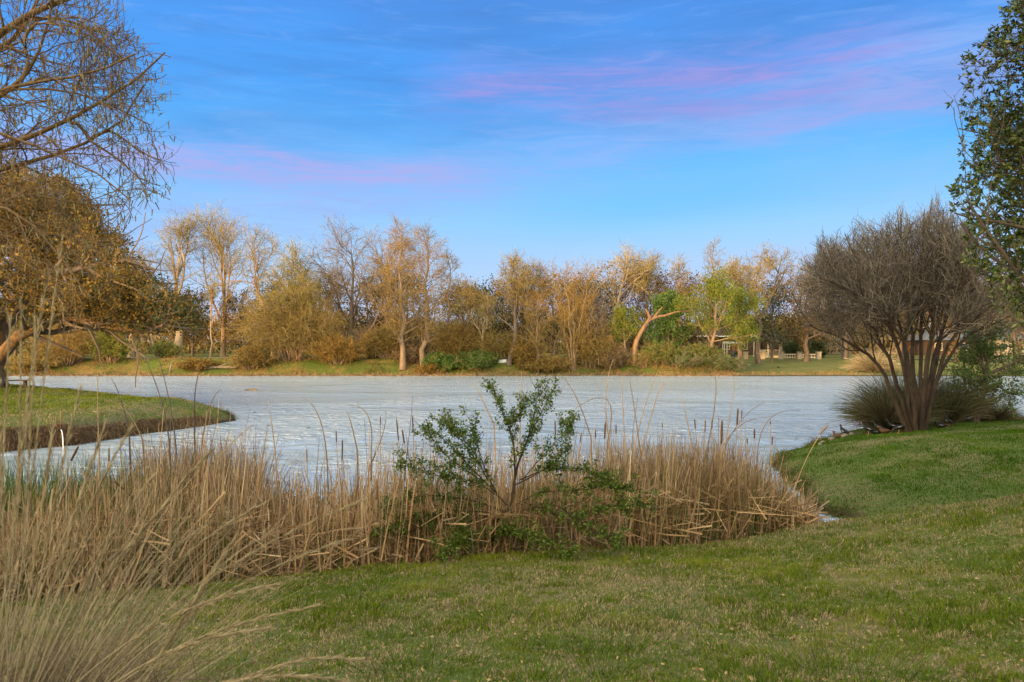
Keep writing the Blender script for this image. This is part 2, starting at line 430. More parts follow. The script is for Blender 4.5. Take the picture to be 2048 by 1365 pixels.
M['brick'] = m_plain('red_brick', (0.10, 0.062, 0.045, 1), 0.9, 0.15, 0.2, 12)
M['roof'] = m_plain('brown_shingle', (0.10, 0.075, 0.06, 1), 0.9, 0.15, 0.2, 8, bump=0.4)
M['roof_grey'] = m_plain('grey_shingle', (0.16, 0.16, 0.165, 1), 0.9, 0.15, 0.2, 8, bump=0.4)
M['glass'] = m_plain('window_glass', (0.03, 0.035, 0.04, 1), 0.08, 0.6, 0.1)
M['wood'] = m_plain('weathered_wood', (0.24, 0.12, 0.06, 1), 0.8, 0.2, 0.2, 10)
M['path'] = m_plain('concrete_path', (0.48, 0.42, 0.34, 1), 0.9, 0.1, 0.1, 2)
M['duck_black'] = m_plain('black_plumage', (0.012, 0.011, 0.011, 1), 0.6, 0.3, 0.15, 20)
M['duck_brown'] = m_plain('brown_plumage', (0.11, 0.055, 0.03, 1), 0.7, 0.2, 0.25, 20)
M['duck_white'] = m_plain('white_plumage', (0.62, 0.60, 0.56, 1), 0.7, 0.2, 0.1, 20)
M['bill'] = m_plain('duck_bill', (0.42, 0.14, 0.07, 1), 0.5, 0.3, 0.1, 20)

# ------------------------------------------------------------------ mesh building
class G:
    """collects quads with a material slot each and links them as ONE mesh object"""
    def __init__(s): s.v = []; s.f = []; s.mi = []; s.n = 0; s.mats = []; s.sm = []; s.col = []; s.hascol = False
    def slot(s, m):
        if m not in s.mats: s.mats.append(m)
        return s.mats.index(m)
    def add(s, v, f, mat, smooth=False, col=None):
        v = np.asarray(v, np.float32).reshape(-1, 3); f = np.asarray(f, np.int32).reshape(-1, 4)
        if not len(f): return
        s.v.append(v); s.f.append(f+s.n); s.n += len(v)
        s.mi.append(np.full(len(f), s.slot(mat), np.int32)); s.sm.append(np.full(len(f), smooth))
        if col is not None: s.hascol = True; s.col.append(np.asarray(col, np.float32))
        elif s.hascol: s.col.append(np.ones((len(v), 3), np.float32))
    def build(s, name, parent=None, loc=None):
        me = bpy.data.meshes.new(name)
        if s.v:
            V = np.concatenate(s.v); F = np.concatenate(s.f)
            if loc is not None: V = V-np.asarray(loc, np.float32)
            tri = F[:, 3] == F[:, 2]
            me.vertices.add(len(V)); me.vertices.foreach_set('co', V.ravel())
            cnt = np.where(tri, 3, 4)
            mask = np.ones(F.shape, bool); mask[tri, 3] = False
            idx = F[mask]
            me.loops.add(len(idx)); me.loops.foreach_set('vertex_index', idx.astype(np.int32))
            st = np.concatenate([[0], np.cumsum(cnt)[:-1]]).astype(np.int32)
            me.polygons.add(len(F)); me.polygons.foreach_set('loop_start', st)
            me.polygons.foreach_set('loop_total', cnt.astype(np.int32))
            me.polygons.foreach_set('material_index', np.concatenate(s.mi))
            me.polygons.foreach_set('use_smooth', np.concatenate(s.sm))
            for m in s.mats: me.materials.append(m)
            if s.hascol:
                a = me.color_attributes.new('tone', 'FLOAT_COLOR', 'POINT')
                cc = np.concatenate(s.col); a.data.foreach_set('color', np.concatenate([cc, np.ones((len(cc), 1), np.float32)], 1).ravel())
            me.update(calc_edges=True)
        o = bpy.data.objects.new(name, me); C.objects.link(o)
        if parent is not None: o.parent = parent
        elif loc is not None: o.location = loc
        return o

def nrm(v):
    return v/np.maximum(np.linalg.norm(v, axis=-1, keepdims=True), 1e-9)

def tubes(P, Rr, sides=4, cap=False):
    """P (N,K,3) centre lines, Rr (N,K) radii"""
    P = np.asarray(P, float); Rr = np.asarray(Rr, float)
    N, K, _ = P.shape
    T = np.empty_like(P); T[:, 1:-1] = P[:, 2:]-P[:, :-2]; T[:, 0] = P[:, 1]-P[:, 0]; T[:, -1] = P[:, -1]-P[:, -2]
    T = nrm(T)
    md = nrm(P[:, -1]-P[:, 0])
    ref = np.where(np.abs(md[:, 2:3]) > 0.8, np.array([[1., 0, 0]]), np.array([[0, 0, 1.]]))
    U = nrm(np.cross(T, ref[:, None, :])); V = np.cross(T, U)
    a = np.arange(sides)/sides*2*np.pi
    ring = P[:, :, None, :]+Rr[:, :, None, None]*(np.cos(a)[None, None, :, None]*U[:, :, None, :]+np.sin(a)[None, None, :, None]*V[:, :, None, :])
    verts = ring.reshape(-1, 3)
    i = np.arange(N)[:, None, None]*K*sides; k = np.arange(K-1)[None, :, None]*sides; j = np.arange(sides)[None, None, :]
    j2 = (j+1) % sides
    f = np.stack([i+k+j, i+k+j2, i+k+sides+j2, i+k+sides+j], -1).reshape(-1, 4)
    return verts, f

def ribbons(P, Wd, rng):
    """flat blades: P (N,K,3), Wd (N,K) full widths, random facing"""
    N, K, _ = P.shape
    T = nrm(P[:, -1]-P[:, 0])
    r = rng.normal(size=(N, 3)); r[:, 2] *= 0.2
    B = nrm(np.cross(T, r))
    L = P-B[:, None, :]*Wd[:, :, None]*0.5; Q = P+B[:, None, :]*Wd[:, :, None]*0.5
    verts = np.stack([L, Q], 2).reshape(-1, 3)
    i = np.arange(N)[:, None]*K*2; k = np.arange(K-1)[None, :]*2
    f = np.stack([i+k, i+k+1, i+k+3, i+k+2], -1).reshape(-1, 4)
    return verts, f

def leaves(c, ln, wd, rng, d=None, droop=0.0):
    """rhombic leaves folded a little"""
    N = len(c)
    a = rng.normal(size=(N, 3)) if d is None else d+rng.normal(size=(N, 3))*0.45
    a[:, 2] -= droop
    a = nrm(a); b = nrm(np.cross(a, rng.normal(size=(N, 3))))
    ln = np.asarray(ln)*np.ones(N); wd = np.asarray(wd)*np.ones(N)
    v = np.stack([c, c+a*(ln*0.5)[:, None]+b*(wd*0.5)[:, None], c+a*ln[:, None], c+a*(ln*0.5)[:, None]-b*(wd*0.5)[:, None]], 1)
    f = np.arange(N*4).reshape(N, 4)
    return v.reshape(-1, 3), f

def interp_path(P, Rr, idx, t):
    K = P.shape[1]
    s = t*(K-1); k = np.minimum(s.astype(int), K-2); u = (s-k)[:, None]
    p = P[idx, k]*(1-u)+P[idx, k+1]*u
    r = Rr[idx, k]*(1-u[:, 0])+Rr[idx, k+1]*u[:, 0]
    return p, r, nrm(P[idx, k+1]-P[idx, k])

def walk(p, d, L, K, r0, r1, up, wig, rng, upv=(0, 0, 1)):
    N = len(p); P = np.empty((N, K, 3)); P[:, 0] = p
    step = (L/(K-1))[:, None]; upv = np.asarray(upv, float)
    for k in range(1, K):
        d = nrm(d+upv[None]*up+rng.normal(size=(N, 3))*wig)
        P[:, k] = P[:, k-1]+d*step
    t = np.linspace(0, 1, K)[None]
    Rr = r0[:, None]*(1-t)+r1[:, None]*t
    return P, Rr

def grow(P, Rr, n, t0, t1, ang, L, up, wig, K, rfac, rmin, rng, prof=None, ljit=0.3, angj=0.2, upv=(0, 0, 1), scale_parent=False, seed_az=None):
    N = P.shape[0]
    idx = np.repeat(np.arange(N), n)
    base = (np.tile(np.arange(n), N)+rng.random(N*n))/n
    t = t0+(t1-t0)*base
    p, r, T = interp_path(P, Rr, idx, t)
    az = np.tile(np.arange(n), N)*2.39996+np.repeat(rng.random(N)*6.28, n)+rng.normal(size=N*n)*0.4
    ref = np.where(np.abs(T[:, 2:3]) > 0.9, np.array([[1., 0, 0]]), np.array([[0, 0, 1.]]))
    U = nrm(np.cross(T, ref)); V = np.cross(T, U)
    a = ang*(1+rng.normal(size=N*n)*angj)
    d = T*np.cos(a)[:, None]+(U*np.cos(az)[:, None]+V*np.sin(az)[:, None])*np.sin(a)[:, None]
    Ls = L*(1+rng.uniform(-ljit, ljit, N*n))
    if scale_parent:
        pl = np.linalg.norm(np.diff(P, axis=1), axis=2).sum(1)
        Ls = Ls*pl[idx]
    if prof is not None: Ls = Ls*prof(t)
    r0 = np.maximum(r*rfac, rmin); r1 = np.maximum(r0*0.3, rmin*0.7)
    return walk(p, d, Ls, K, r0, r1, up, wig, rng, upv)

def along(P, Rr, m, rng, t0=0.1, t1=1.0):
    N = P.shape[0]; idx = np.repeat(np.arange(N), m); t = rng.uniform(t0, t1, N*m)
    return interp_path(P, Rr, idx, t)

# ------------------------------------------------------------------ scene-object helpers
def tag(o, label=None, cat=None, group=None, kind=None):
    if label: o['label'] = label
    if cat: o['category'] = cat
    if group: o['group'] = group
    if kind: o['kind'] = kind
    return o

def thing(name, loc, label, cat, group=None, rz=0.0):
    o = bpy.data.objects.new(name, None); C.objects.link(o)
    o.empty_display_size = 0.3
    o.location = loc; o.rotation_euler = (0, 0, rz)
    return tag(o, label, cat, group)

def box(g, x0, x1, y0, y1, z0, z1, mat):
    v = [(x0, y0, z0), (x1, y0, z0), (x1, y1, z0), (x0, y1, z0), (x0, y0, z1), (x1, y0, z1), (x1, y1, z1), (x0, y1, z1)]
    f = [(0, 3, 2, 1), (4, 5, 6, 7), (0, 1, 5, 4), (1, 2, 6, 5), (2, 3, 7, 6), (3, 0, 4, 7)]
    g.add(v, f, mat)

def loft(pts, radii, sides=12, flat=1.0):
    """closed smooth body along a path; returns verts, quads"""
    P = np.array([pts], float); Rr = np.array([radii], float)
    v, f = tubes(P, Rr, sides)
    K = len(pts)
    v = list(map(tuple, v)); f = [tuple(q) for q in f]
    a = len(v); v.append(tuple(pts[0])); v.append(tuple(pts[-1]))
    for j in range(sides):
        f.append((a, (j+1) % sides, j, j)); o = (K-1)*sides
        f.append((a+1, o+j, o+(j+1) % sides, o+(j+1) % sides))
    return v, f
# ------------------------------------------------------------------ ground, water
def axis(segs):
    out = [segs[0][0]]
    for a, b, st in segs:
        n = max(1, int(round((b-a)/st)))
        out += list(a+(b-a)*(np.arange(1, n+1)/n))
    return np.array(out)

def build_ground():
    xs = axis([(-900, -300, 60), (-300, -120, 15), (-120, -45, 3), (-45, -22, 0.8), (-22, 16, 0.22), (16, 30, 0.5), (30, 70, 1.5), (70, 130, 5), (130, 300, 20), (300, 900, 60)])
    ys = axis([(-80, -10, 5), (-10, 3, 1), (3, 20, 0.18), (20, 45, 0.3), (45, 60, 0.7), (60, 90, 2.5), (90, 98, 0.3), (98, 140, 2), (140, 300, 15), (300, 1500, 100)])
    X, Y = np.meshgrid(xs, ys)
    Z = H(X.ravel(), Y.ravel())
    v = np.stack([X.ravel(), Y.ravel(), Z], 1)
    nx, ny = len(xs), len(ys)
    i = np.arange(ny-1)[:, None]*nx+np.arange(nx-1)[None]
    f = np.stack([i, i+1, i+nx+1, i+nx], -1).reshape(-1, 4)
    g = G(); g.add(v, f, M['ground'], True)
    tag(g.build('ground'), kind='structure')
    g = G(); g.add([(-900, -80, 0), (900, -80, 0), (900, 400, 0), (-900, 400, 0)], [(0, 1, 2, 3)], M['water'])
    tag(g.build('water'), kind='structure')
    # path along the far dam and across the far lawn
    g = G()
    def ribbon(line, wdt):
        L = np.array(line, float); d = np.gradient(L, axis=0); d = d/np.linalg.norm(d, axis=1)[:, None]
        nn = np.stack([-d[:, 1], d[:, 0]], 1)
        a = L-nn*wdt/2; b = L+nn*wdt/2
        zc = np.maximum(H(a[:, 0], a[:, 1]), H(b[:, 0], b[:, 1]))+0.03
        v = np.concatenate([np.stack([a[:, 0], a[:, 1], zc], 1), np.stack([b[:, 0], b[:, 1], zc], 1)])
        n = len(L); k = np.arange(n-1)
        g.add(v, np.stack([k, k+1, k+1+n, k+n], 1), M['path'])
    xx = np.arange(-70, 21, 1.5); ribbon(np.stack([xx, 98.6+0.3*np.sin(xx*0.1)], 1), 1.6)
    xx = np.arange(48, 110, 2.0); ribbon(np.stack([xx, 116+0.05*(xx-48)], 1), 2.2)
    tag(g.build('path'), kind='structure')
build_ground()

# ------------------------------------------------------------------ grass
def grass_patch(n, pts, hmin, hmax, wd, seed, dryness, lean=0.45, ext=None):
    rng = np.random.default_rng(seed)
    x, y = pts
    z = H(x, y)
    n = len(x)
    big = fbm(x*0.55, y*0.55, 51); sm = fbm(x*2.6, y*2.6, 52); fine = vnoise(x*11, y*11, 53)
    dry = ss(0.36, 0.66, 0.34*big+0.36*sm+0.30*fine+dryness)
    if ext is not None: dry = np.clip(dry+ext(x, y), 0, 1)
    isdry = rng.random(n) < (0.08+0.78*dry)
    g1 = np.array([0.050, 0.085, 0.006]); g2 = np.array([0.155, 0.185, 0.012]); g3 = np.array([0.27, 0.27, 0.028])
    d1 = np.array([0.18, 0.125, 0.06]); d2 = np.array([0.44, 0.33, 0.19])
    a = rng.random(n)[:, None]; lush = ss(0.5, 0.68, fbm(x*0.9+7, y*0.9, 58))[:, None]
    gc = g1*(1-a)+g2*a; gc = gc*(1-0.35*lush)+(g3*0.35)*lush
    dc = d1*(1-a)+d2*a
    col = np.where(isdry[:, None], dc, gc)
    tuft = ss(0.55, 0.72, vnoise(x*1.7, y*1.7, 59))
    h = rng.uniform(hmin, hmax, n)*(0.65+0.5*sm+0.7*tuft)*np.where(isdry, 0.7, 1.0)
    az = rng.random(n)*6.283; ln = rng.random(n)*lean+np.where(isdry, 0.5, 0.05)
    d = np.stack([np.cos(az)*ln, np.sin(az)*ln, np.ones(n)], 1)
    d = nrm(d); P = np.empty((n, 3, 3)); P[:, 0] = np.stack([x, y, z-0.01], 1)
    P[:, 1] = P[:, 0]+d*(h*0.55)[:, None]
    d2_ = nrm(d+np.stack([np.cos(az), np.sin(az), -0.3*np.ones(n)], 1)*rng.uniform(0.1, 0.9, n)[:, None])
    P[:, 2] = P[:, 1]+d2_*(h*0.5)[:, None]
    w = wd*rng.uniform(0.6, 1.3, n)
    B = np.stack([-np.sin(az+rng.normal(size=n)*0.9), np.cos(az), np.zeros(n)], 1); B = nrm(B)
    v = np.stack([P[:, 0]-B*w[:, None]/2, P[:, 0]+B*w[:, None]/2, P[:, 1]+B*w[:, None]*0.4, P[:, 1]-B*w[:, None]*0.4, P[:, 2]], 1)
    o = np.arange(n)[:, None]*5
    f = np.concatenate([o+np.array([[0, 1, 2, 3]]), o+np.array([[3, 2, 4, 4]])])
    return v.reshape(-1, 3), f, np.repeat(col, 5, 0)

def build_grass():
    g = G(); rng = np.random.default_rng(5)
    # near lawn: sampled per photo column so that it stays equally dense out to the crest
    N = 400000
    px = rng.uniform(-260, 2300, N); u = rng.random(N)
    d = 4.6*(17.0/4.6)**(u**0.85)
    x = (px-1024)/FPX*d; y = d
    keep = (y < ye_of(x)+1.2) & (H(x, y) > 0.12)
    x, y = x[keep], y[keep]
    crest = lambda x, y: 0.30*ss(2.2, 0.0, np.abs(y-ye_of(x)))*ss(1, 5, x)
    v, f, c = grass_patch(0, (x, y), 0.024, 0.070, 0.0078, 6, 0.045, ext=crest)
    sc = np.repeat(np.sqrt(y/7.0), 5)[:, None]
    base = np.repeat(v.reshape(-1, 5, 3)[:, :1].copy(), 5, 1).reshape(-1, 3)
    v = base+(v-base)*np.clip(sc, 0.8, 1.5)
    g.add(v, f, M['grass'], False, c)
    # coarser weeds and tall tufts scattered over the lawn
    cs = [(at(px_, d_), d_, n_) for px_, d_, n_ in [(1700, 5.9, 260), (1560, 5.2, 200), (1210, 6.6, 160), (1000, 8.2, 120), (1500, 9.0, 120), (1850, 7.4, 140), (820, 6.2, 140), (1330, 11.0, 90), (1950, 10.2, 110), (700, 9.6, 90), (1120, 5.4, 120), (1680, 12.0, 100)]]
    for k_ in range(90):
        d_ = rng.uniform(5, 14); cs.append((at(rng.uniform(350, 2050), d_), d_, int(rng.uniform(18, 60))))
    for cx_, cy_, n_ in cs:
        r_ = .05+.0011*n_; tx = cx_+rng.normal(size=n_)*r_; ty = cy_+rng.normal(size=n_)*r_
        P_ = np.stack([tx, ty, H(tx, ty)-.01], 1); dd_ = nrm(np.stack([(tx-cx_)/r_*.45+rng.normal(size=n_)*.2, (ty-cy_)/r_*.45+rng.normal(size=n_)*.2, np.ones(n_)], 1))
        Pw, Rw = walk(P_, dd_, rng.uniform(.06, .16, n_)*(1+n_/260), 4, np.full(n_, .0042), np.full(n_, .0012), -.14, .06, rng)
        v, f = ribbons(Pw, Rw*1.5, rng); tone = np.array([[0.07, 0.115, 0.012]])*rng.uniform(.5, 1.6, (n_, 1))
        g.add(v, f, M['grass'], False, np.repeat(tone, 8, 0))
    # fallen leaves and bits of straw
    n_ = 1800; d_ = 4.8*(15/4.8)**rng.random(n_); x_ = at(rng.uniform(0, 2100, n_), d_); ok_ = (d_ < ye_of(x_)); x_, d_ = x_[ok_], d_[ok_]
    c_ = np.stack([x_, d_, H(x_, d_)+.035], 1); sz = rng.uniform(.02, .05, len(x_))
    v, f = leaves(c_, sz, sz*.5, rng, d=np.stack([rng.normal(size=len(x_)), rng.normal(size=len(x_)), np.zeros(len(x_))], 1)); tone = np.array([[0.36, 0.24, 0.13]])*rng.uniform(.4, 1.4, (len(x_), 1))
    g.add(v, f, M['grass'], False, np.repeat(tone, 4, 0))
    o = g.build('lawn_grass'); tag(o, 'short green and straw coloured lawn grass in front of the reeds', kind='stuff')
    # second bank
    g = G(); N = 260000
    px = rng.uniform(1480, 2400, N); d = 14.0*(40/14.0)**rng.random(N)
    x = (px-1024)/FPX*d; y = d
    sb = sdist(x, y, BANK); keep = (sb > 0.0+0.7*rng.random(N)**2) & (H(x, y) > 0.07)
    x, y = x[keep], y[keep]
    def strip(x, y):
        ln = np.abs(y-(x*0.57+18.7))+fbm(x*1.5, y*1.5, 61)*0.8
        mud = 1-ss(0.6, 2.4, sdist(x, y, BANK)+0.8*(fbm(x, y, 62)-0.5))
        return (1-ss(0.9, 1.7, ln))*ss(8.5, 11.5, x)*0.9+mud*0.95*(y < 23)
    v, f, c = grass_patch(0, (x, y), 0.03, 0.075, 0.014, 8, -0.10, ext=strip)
    g.add(v, f, M['grass'], False, c*np.array([0.42, 0.66, 0.42]))  # blade tones darkened: the shade lying on this bank is put into the colour
    # ragged shoreline: overhanging tufts, dead leaves and mud-coloured debris
    def shore_fringe(poly_pts, n, inward, seed_):
        r2 = np.random.default_rng(seed_); L_ = np.array(poly_pts, float); s_ = np.concatenate([[0], np.cumsum(np.linalg.norm(np.diff(L_, axis=0), axis=1))])
        q_ = r2.uniform(0, s_[-1], n); ex = np.interp(q_, s_, L_[:, 0])+r2.normal(size=n)*.22; ey = np.interp(q_, s_, L_[:, 1])+r2.normal(size=n)*.22
        zz = H(ex, ey); k_ = zz > -.06; ex, ey, zz = ex[k_], ey[k_], zz[k_]; m_ = len(ex)
        dd_ = nrm(np.stack([r2.normal(size=m_), r2.normal(size=m_), .3+r2.random(m_)*1.4], 1))
        cl = ss(.35, .65, vnoise(ex*1.3, ey*1.3, 77))
        Pw, Rw = walk(np.stack([ex, ey, zz-.01], 1), dd_, r2.uniform(.08, .30, m_)*(.5+cl), 4, np.full(m_, .012), np.full(m_, .004), -.22, .1, r2)
        v, f = ribbons(Pw, Rw*1.3, r2); isg = (r2.random(m_) < .55)[:, None]
        tn = np.where(isg, np.array([[.05, .085, .010]]), np.array([[.15, .10, .055]]))*r2.uniform(.4, 1.6, (m_, 1))
        return v, f, np.repeat(tn, 8, 0)
    v, f, c = shore_fringe(BANK[1:12], 16000, 0, 5); g.add(v, f, M['grass'], False, c)
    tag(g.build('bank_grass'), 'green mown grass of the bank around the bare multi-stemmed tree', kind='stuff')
    # left peninsula
    g = G(); N = 150000
    px = rng.uniform(-500, 480, N); d = rng.uniform(27.5, 62, N)
    x = (px-1024)/FPX*d; y = d
    sp = sdist(x, y, PENIN); keep = (sp > 0.35+0.45*(x < -15.5)*rng.random(N)) & (H(x, y) > 0.12)
    x, y = x[keep], y[keep]
    def edge(x, y):
        return (1-ss(1.2, 4.6, sdist(x, y, PENIN)+2.0*(fbm(x*0.6, y*0.6, 63)-0.5)))*ss(-14.8, -16.4, x)*(y < 42)*1.0
    v, f, c = grass_patch(0, (x, y), 0.04, 0.10, 0.03, 9, -0.10, ext=edge)
    g.add(v, f, M['grass'], False, c)
    # dead grass hanging over the cut bank
    N = 30000
    t = rng.random(N); ex = np.interp(t, [0, .55, .7, .85, 1], [-34, -18.4, -16.7, -15.8, -14.4]); ey = np.interp(t, [0, .55, .7, .85, 1], [27.6, 28.9, 31.1, 34.6, 38.3])
    ex = ex+rng.uniform(-0.1, 0.5, N)*-1; ey = ey+rng.uniform(-0.2, 0.6, N)
    z = H(ex, ey); k = z > 0.03
    p = np.stack([ex, ey, z+0.02], 1)[k]; n = len(p)
    dd = nrm(np.stack([rng.uniform(-.1, .9, n), -np.ones(n)*0.7, rng.uniform(-0.3, .9, n)], 1))
    L = rng.uniform(0.12, 0.55, n)
    Pp, Rr = walk(p, dd, L, 4, np.full(n, .02), np.full(n, .008), -0.45, 0.12, rng)
    v, f = ribbons(Pp, Rr*1.0, rng); cc = np.array([[0.20, 0.13, 0.075]])*rng.uniform(0.5, 1.5, (n, 1))
    g.add(v, f, M['grass'], False, np.repeat(cc, 8, 0))
    v, f, c = shore_fringe(PENIN[1:12], 16000, 0, 6); g.add(v, f, M['grass'], False, c)
    tag(g.build('peninsula_grass'), 'grass covering the low peninsula that reaches in from the left', kind='stuff')
build_grass()

# ------------------------------------------------------------------ far bank scrub
def build_scrub():
    rng = np.random.default_rng(12)
    g = G(); N = 52000
    x = rng.uniform(-75, 40, N); y = yfar_of(x)+0.1+rng.random(N)**1.4*6
    dens = fbm(x*0.35, y*0.5, 71); k = (rng.random(N) < ss(0.36, 0.6, dens)*0.9+0.10) & ((x < 26) | (rng.random(N) < 0.2))
    x, y = x[k], y[k]; n = len(x); z = H(x, y)
    hgt = rng.uniform(0.12, 0.42, n)*(0.5+1.5*ss(0.5, 0.75, fbm(x*0.25, y*0.4, 72)))
    d = nrm(np.stack([rng.normal(size=n)*0.7, rng.normal(size=n)*0.7-0.2, np.ones(n)*0.8], 1))
    P, Rr = walk(np.stack([x, y, z-.02], 1), d, hgt, 3, np.full(n, .035), np.full(n, .012), -0.25, 0.15, rng)
    v, f = ribbons(P, Rr*1.3, rng); g.add(v, f, M['scrub'])
    # brown debris line at the water
    N = 9000
    x = rng.uniform(-75, 42, N); y = yfar_of(x)+rng.normal(size=N)*0.12-0.1
    d = nrm(np.stack([rng.normal(size=N), rng.normal(size=N)*0.4, rng.random(N)*0.7], 1))
    P, Rr = walk(np.stack([x, y, np.full(N, .0)], 1), d, rng.uniform(.15, .6, N), 3, np.full(N, .03), np.full(N, .015), 0.1, 0.2, rng)
    v, f = ribbons(P, Rr*1.5, rng); g.add(v, f, M['reed_brown'])
    tag(g.build('bank_scrub'), 'tawny dry scrub and grass along the far bank', kind='stuff')
    # far woodland
    g = G()
    N = 60000
    x = rng.uniform(-130, 150, N); y = rng.uniform(128, 158, N)
    top = 7.3+3.6*(fbm(x*0.07, y*0.02, 81)-0.5)*2+1.2*(vnoise(x*0.33, y*0.1, 82)-0.5)*2
    top = top+ss(30, 60, x)*1.2
    z0 = 1.75; u = rng.random(N)**0.75
    z = z0+u*(top-z0)
    c = np.stack([x, y, z], 1)
    v, f = leaves(c, rng.uniform(.35, .9, N), rng.uniform(.2, .45, N), rng); g.add(v, f, M['wood_far'])
    N = 26000
    x = rng.uniform(-130, 150, N); y = rng.uniform(126, 150, N)
    top = 8.0+3.6*(fbm(x*0.07, y*0.02, 81)-0.5)*2+ss(30, 60, x)*1.2
    z = 1.75+rng.random(N)**0.6*(top-1.75)
    d = nrm(np.stack([rng.normal(size=N)*0.6, rng.normal(size=N)*0.6, np.ones(N)], 1))
    P, Rr = walk(np.stack([x, y, z], 1), d, rng.uniform(.8, 2.0, N), 4, np.full(N, .05), np.full(N, .02), 0.02, 0.2, rng)
    v, f = tubes(P, Rr, 3); g.add(v, f, M['twig_tan'])
    tag(g.build('far_woods'), 'brown and olive woodland closing the view behind the far bank', kind='stuff')
build_scrub()

# ------------------------------------------------------------------ generic tree
def tree(name, base, trunks, levels, bark, twig, label, cat='tree', group=None, seed=1, leaf=None, seed_pods=None,
         thick_levels=1, tmin=0.012, sides=8):
    """trunks: list of (points relative to base, r0, r1); levels: dicts for grow()"""
    rng = np.random.default_rng(seed)
    base = np.asarray(base, float)
    t = thing(name, tuple(base), label, cat, group)
    K = 9
    TP = []; TR = []
    for pts, r0, r1 in trunks:
        pts = np.asarray(pts, float)
        s = np.concatenate([[0], np.cumsum(np.linalg.norm(np.diff(pts, axis=0), axis=1))]); s /= s[-1]
        u = np.linspace(0, 1, K)
        # smooth through the control points (Catmull-Rom like)
        q = np.stack([np.interp(u, s, pts[:, i]) for i in range(3)], 1)
        q2 = q.copy(); q2[1:-1] = 0.25*q[:-2]+0.5*q[1:-1]+0.25*q[2:]
        wob = rng.normal(size=(K, 3))*(np.linalg.norm(pts[-1]-pts[0])*0.010); wob[0] = 0
        TP.append(q2+wob)
        rr = r0*(1-u)+r1*u; rr[0] *= 1.2; rr[1] *= .95
        TR.append(rr)
    P = np.array(TP); Rr = np.array(TR)
    gt = G(); gc = G()
    v, f = tubes(P, Rr, sides+2); gt.add(v, f, bark, True)
    cur = (P, Rr); allp = [cur]
    for li, L in enumerate(levels):
        L = dict(L); src = L.pop('src', None); keep = L.pop('leafy', True)
        pp, pr = cur if src is None else allp[src]
        kw = dict(up=0.0, wig=0.15, K=5, rfac=0.6, rmin=tmin)
        kw.update(L)
        n = kw.pop('n'); t0 = kw.pop('t0'); t1 = kw.pop('t1'); ang = kw.pop('ang'); ln = kw.pop('L')
        up = kw.pop('up'); wig = kw.pop('wig'); KK = kw.pop('K'); rf = kw.pop('rfac'); rm = kw.pop('rmin')
        cur = grow(pp, pr, n, t0, t1, ang, ln, up, wig, KK, rf, rm, rng, **kw)
        allp.append(cur)
        if li < thick_levels:
            v, f = tubes(cur[0], cur[1], 6); gt.add(v, f, bark, True)
        else:
            v, f = tubes(cur[0], cur[1], 4 if li == thick_levels else 3); gc.add(v, f, twig, False)
    if leaf:
        for lf in (leaf if isinstance(leaf, list) else [leaf]):
            pl, rl = allp[lf.get('src', -1)]
            p, r, T = along(pl, rl, lf['n'], rng, lf.get('t0', 0.2), 1.0)
            if lf.get('keep') is not None:
                k = rng.random(len(p)) < lf['keep'](p+base)
                p, T = p[k], T[k]
            p = p+rng.normal(size=p.shape)*lf.get('spread', 0.05)
            s = rng.uniform(0.6, 1.3, len(p))
            v, f = leaves(p, lf['len']*s, lf['wid']*s, rng, d=T*0.6 if lf.get('dir') else None, droop=lf.get('droop', 0))
            gc.add(v, f, lf['mat'])
    gt.build('trunk', t); gc.build('crown', t)
    return t, allp

def ground_pt(px, d, dz=-0.1):
    x = at(px, d); return (x, d, Hs(x, d)+dz)

ROUND = lambda t: 0.35+0.75*np.sin(np.clip((t-0.1)/0.95, 0, 1)*np.pi)**0.7
CONE = lambda t: np.clip(1.15-t, 0.12, 1)**0.75

def cypress(px, d, h, w, seed, label, bark='bark_tan', twig='twig_rust', trunk_r=0.33, n1=46, lean=0.0, t0=0.16, dens=1.0, leaf=None, name='cypress_tree', pods=True, group=None):
    b = ground_pt(px, d)
    tr = [([(0, 0, 0), (lean*.3, 0, h*.33), (lean*.7, .1, h*.66), (lean, 0, h)], trunk_r, 0.04)]
    prof = lambda t: np.clip(1.25-t*0.95, .2, 1)*np.where(t < .32, .8, 1.0)
    lv = [dict(n=n1, t0=t0, t1=0.99, ang=R(66), L=w*0.55, up=0.10, wig=0.11, K=6, rfac=0.30, rmin=.028, prof=prof, ljit=.35),
          dict(n=int(9*dens), t0=.2, t1=1, ang=R(48), L=w*.17, up=0.05, wig=0.2, K=4, rfac=.6, rmin=.016),
          dict(n=int(6*dens), t0=.15, t1=1, ang=R(45), L=w*.085, up=0.04, wig=0.22, K=3, rfac=.7, rmin=.011)]
    lf = leaf or ([dict(n=1, len=.07, wid=.035, mat=M['seed'], spread=.03)] if pods else None)
    return tree(name, b, tr, lv, M[bark], M[twig], label, seed=seed, leaf=lf, tmin=.011, group=group)

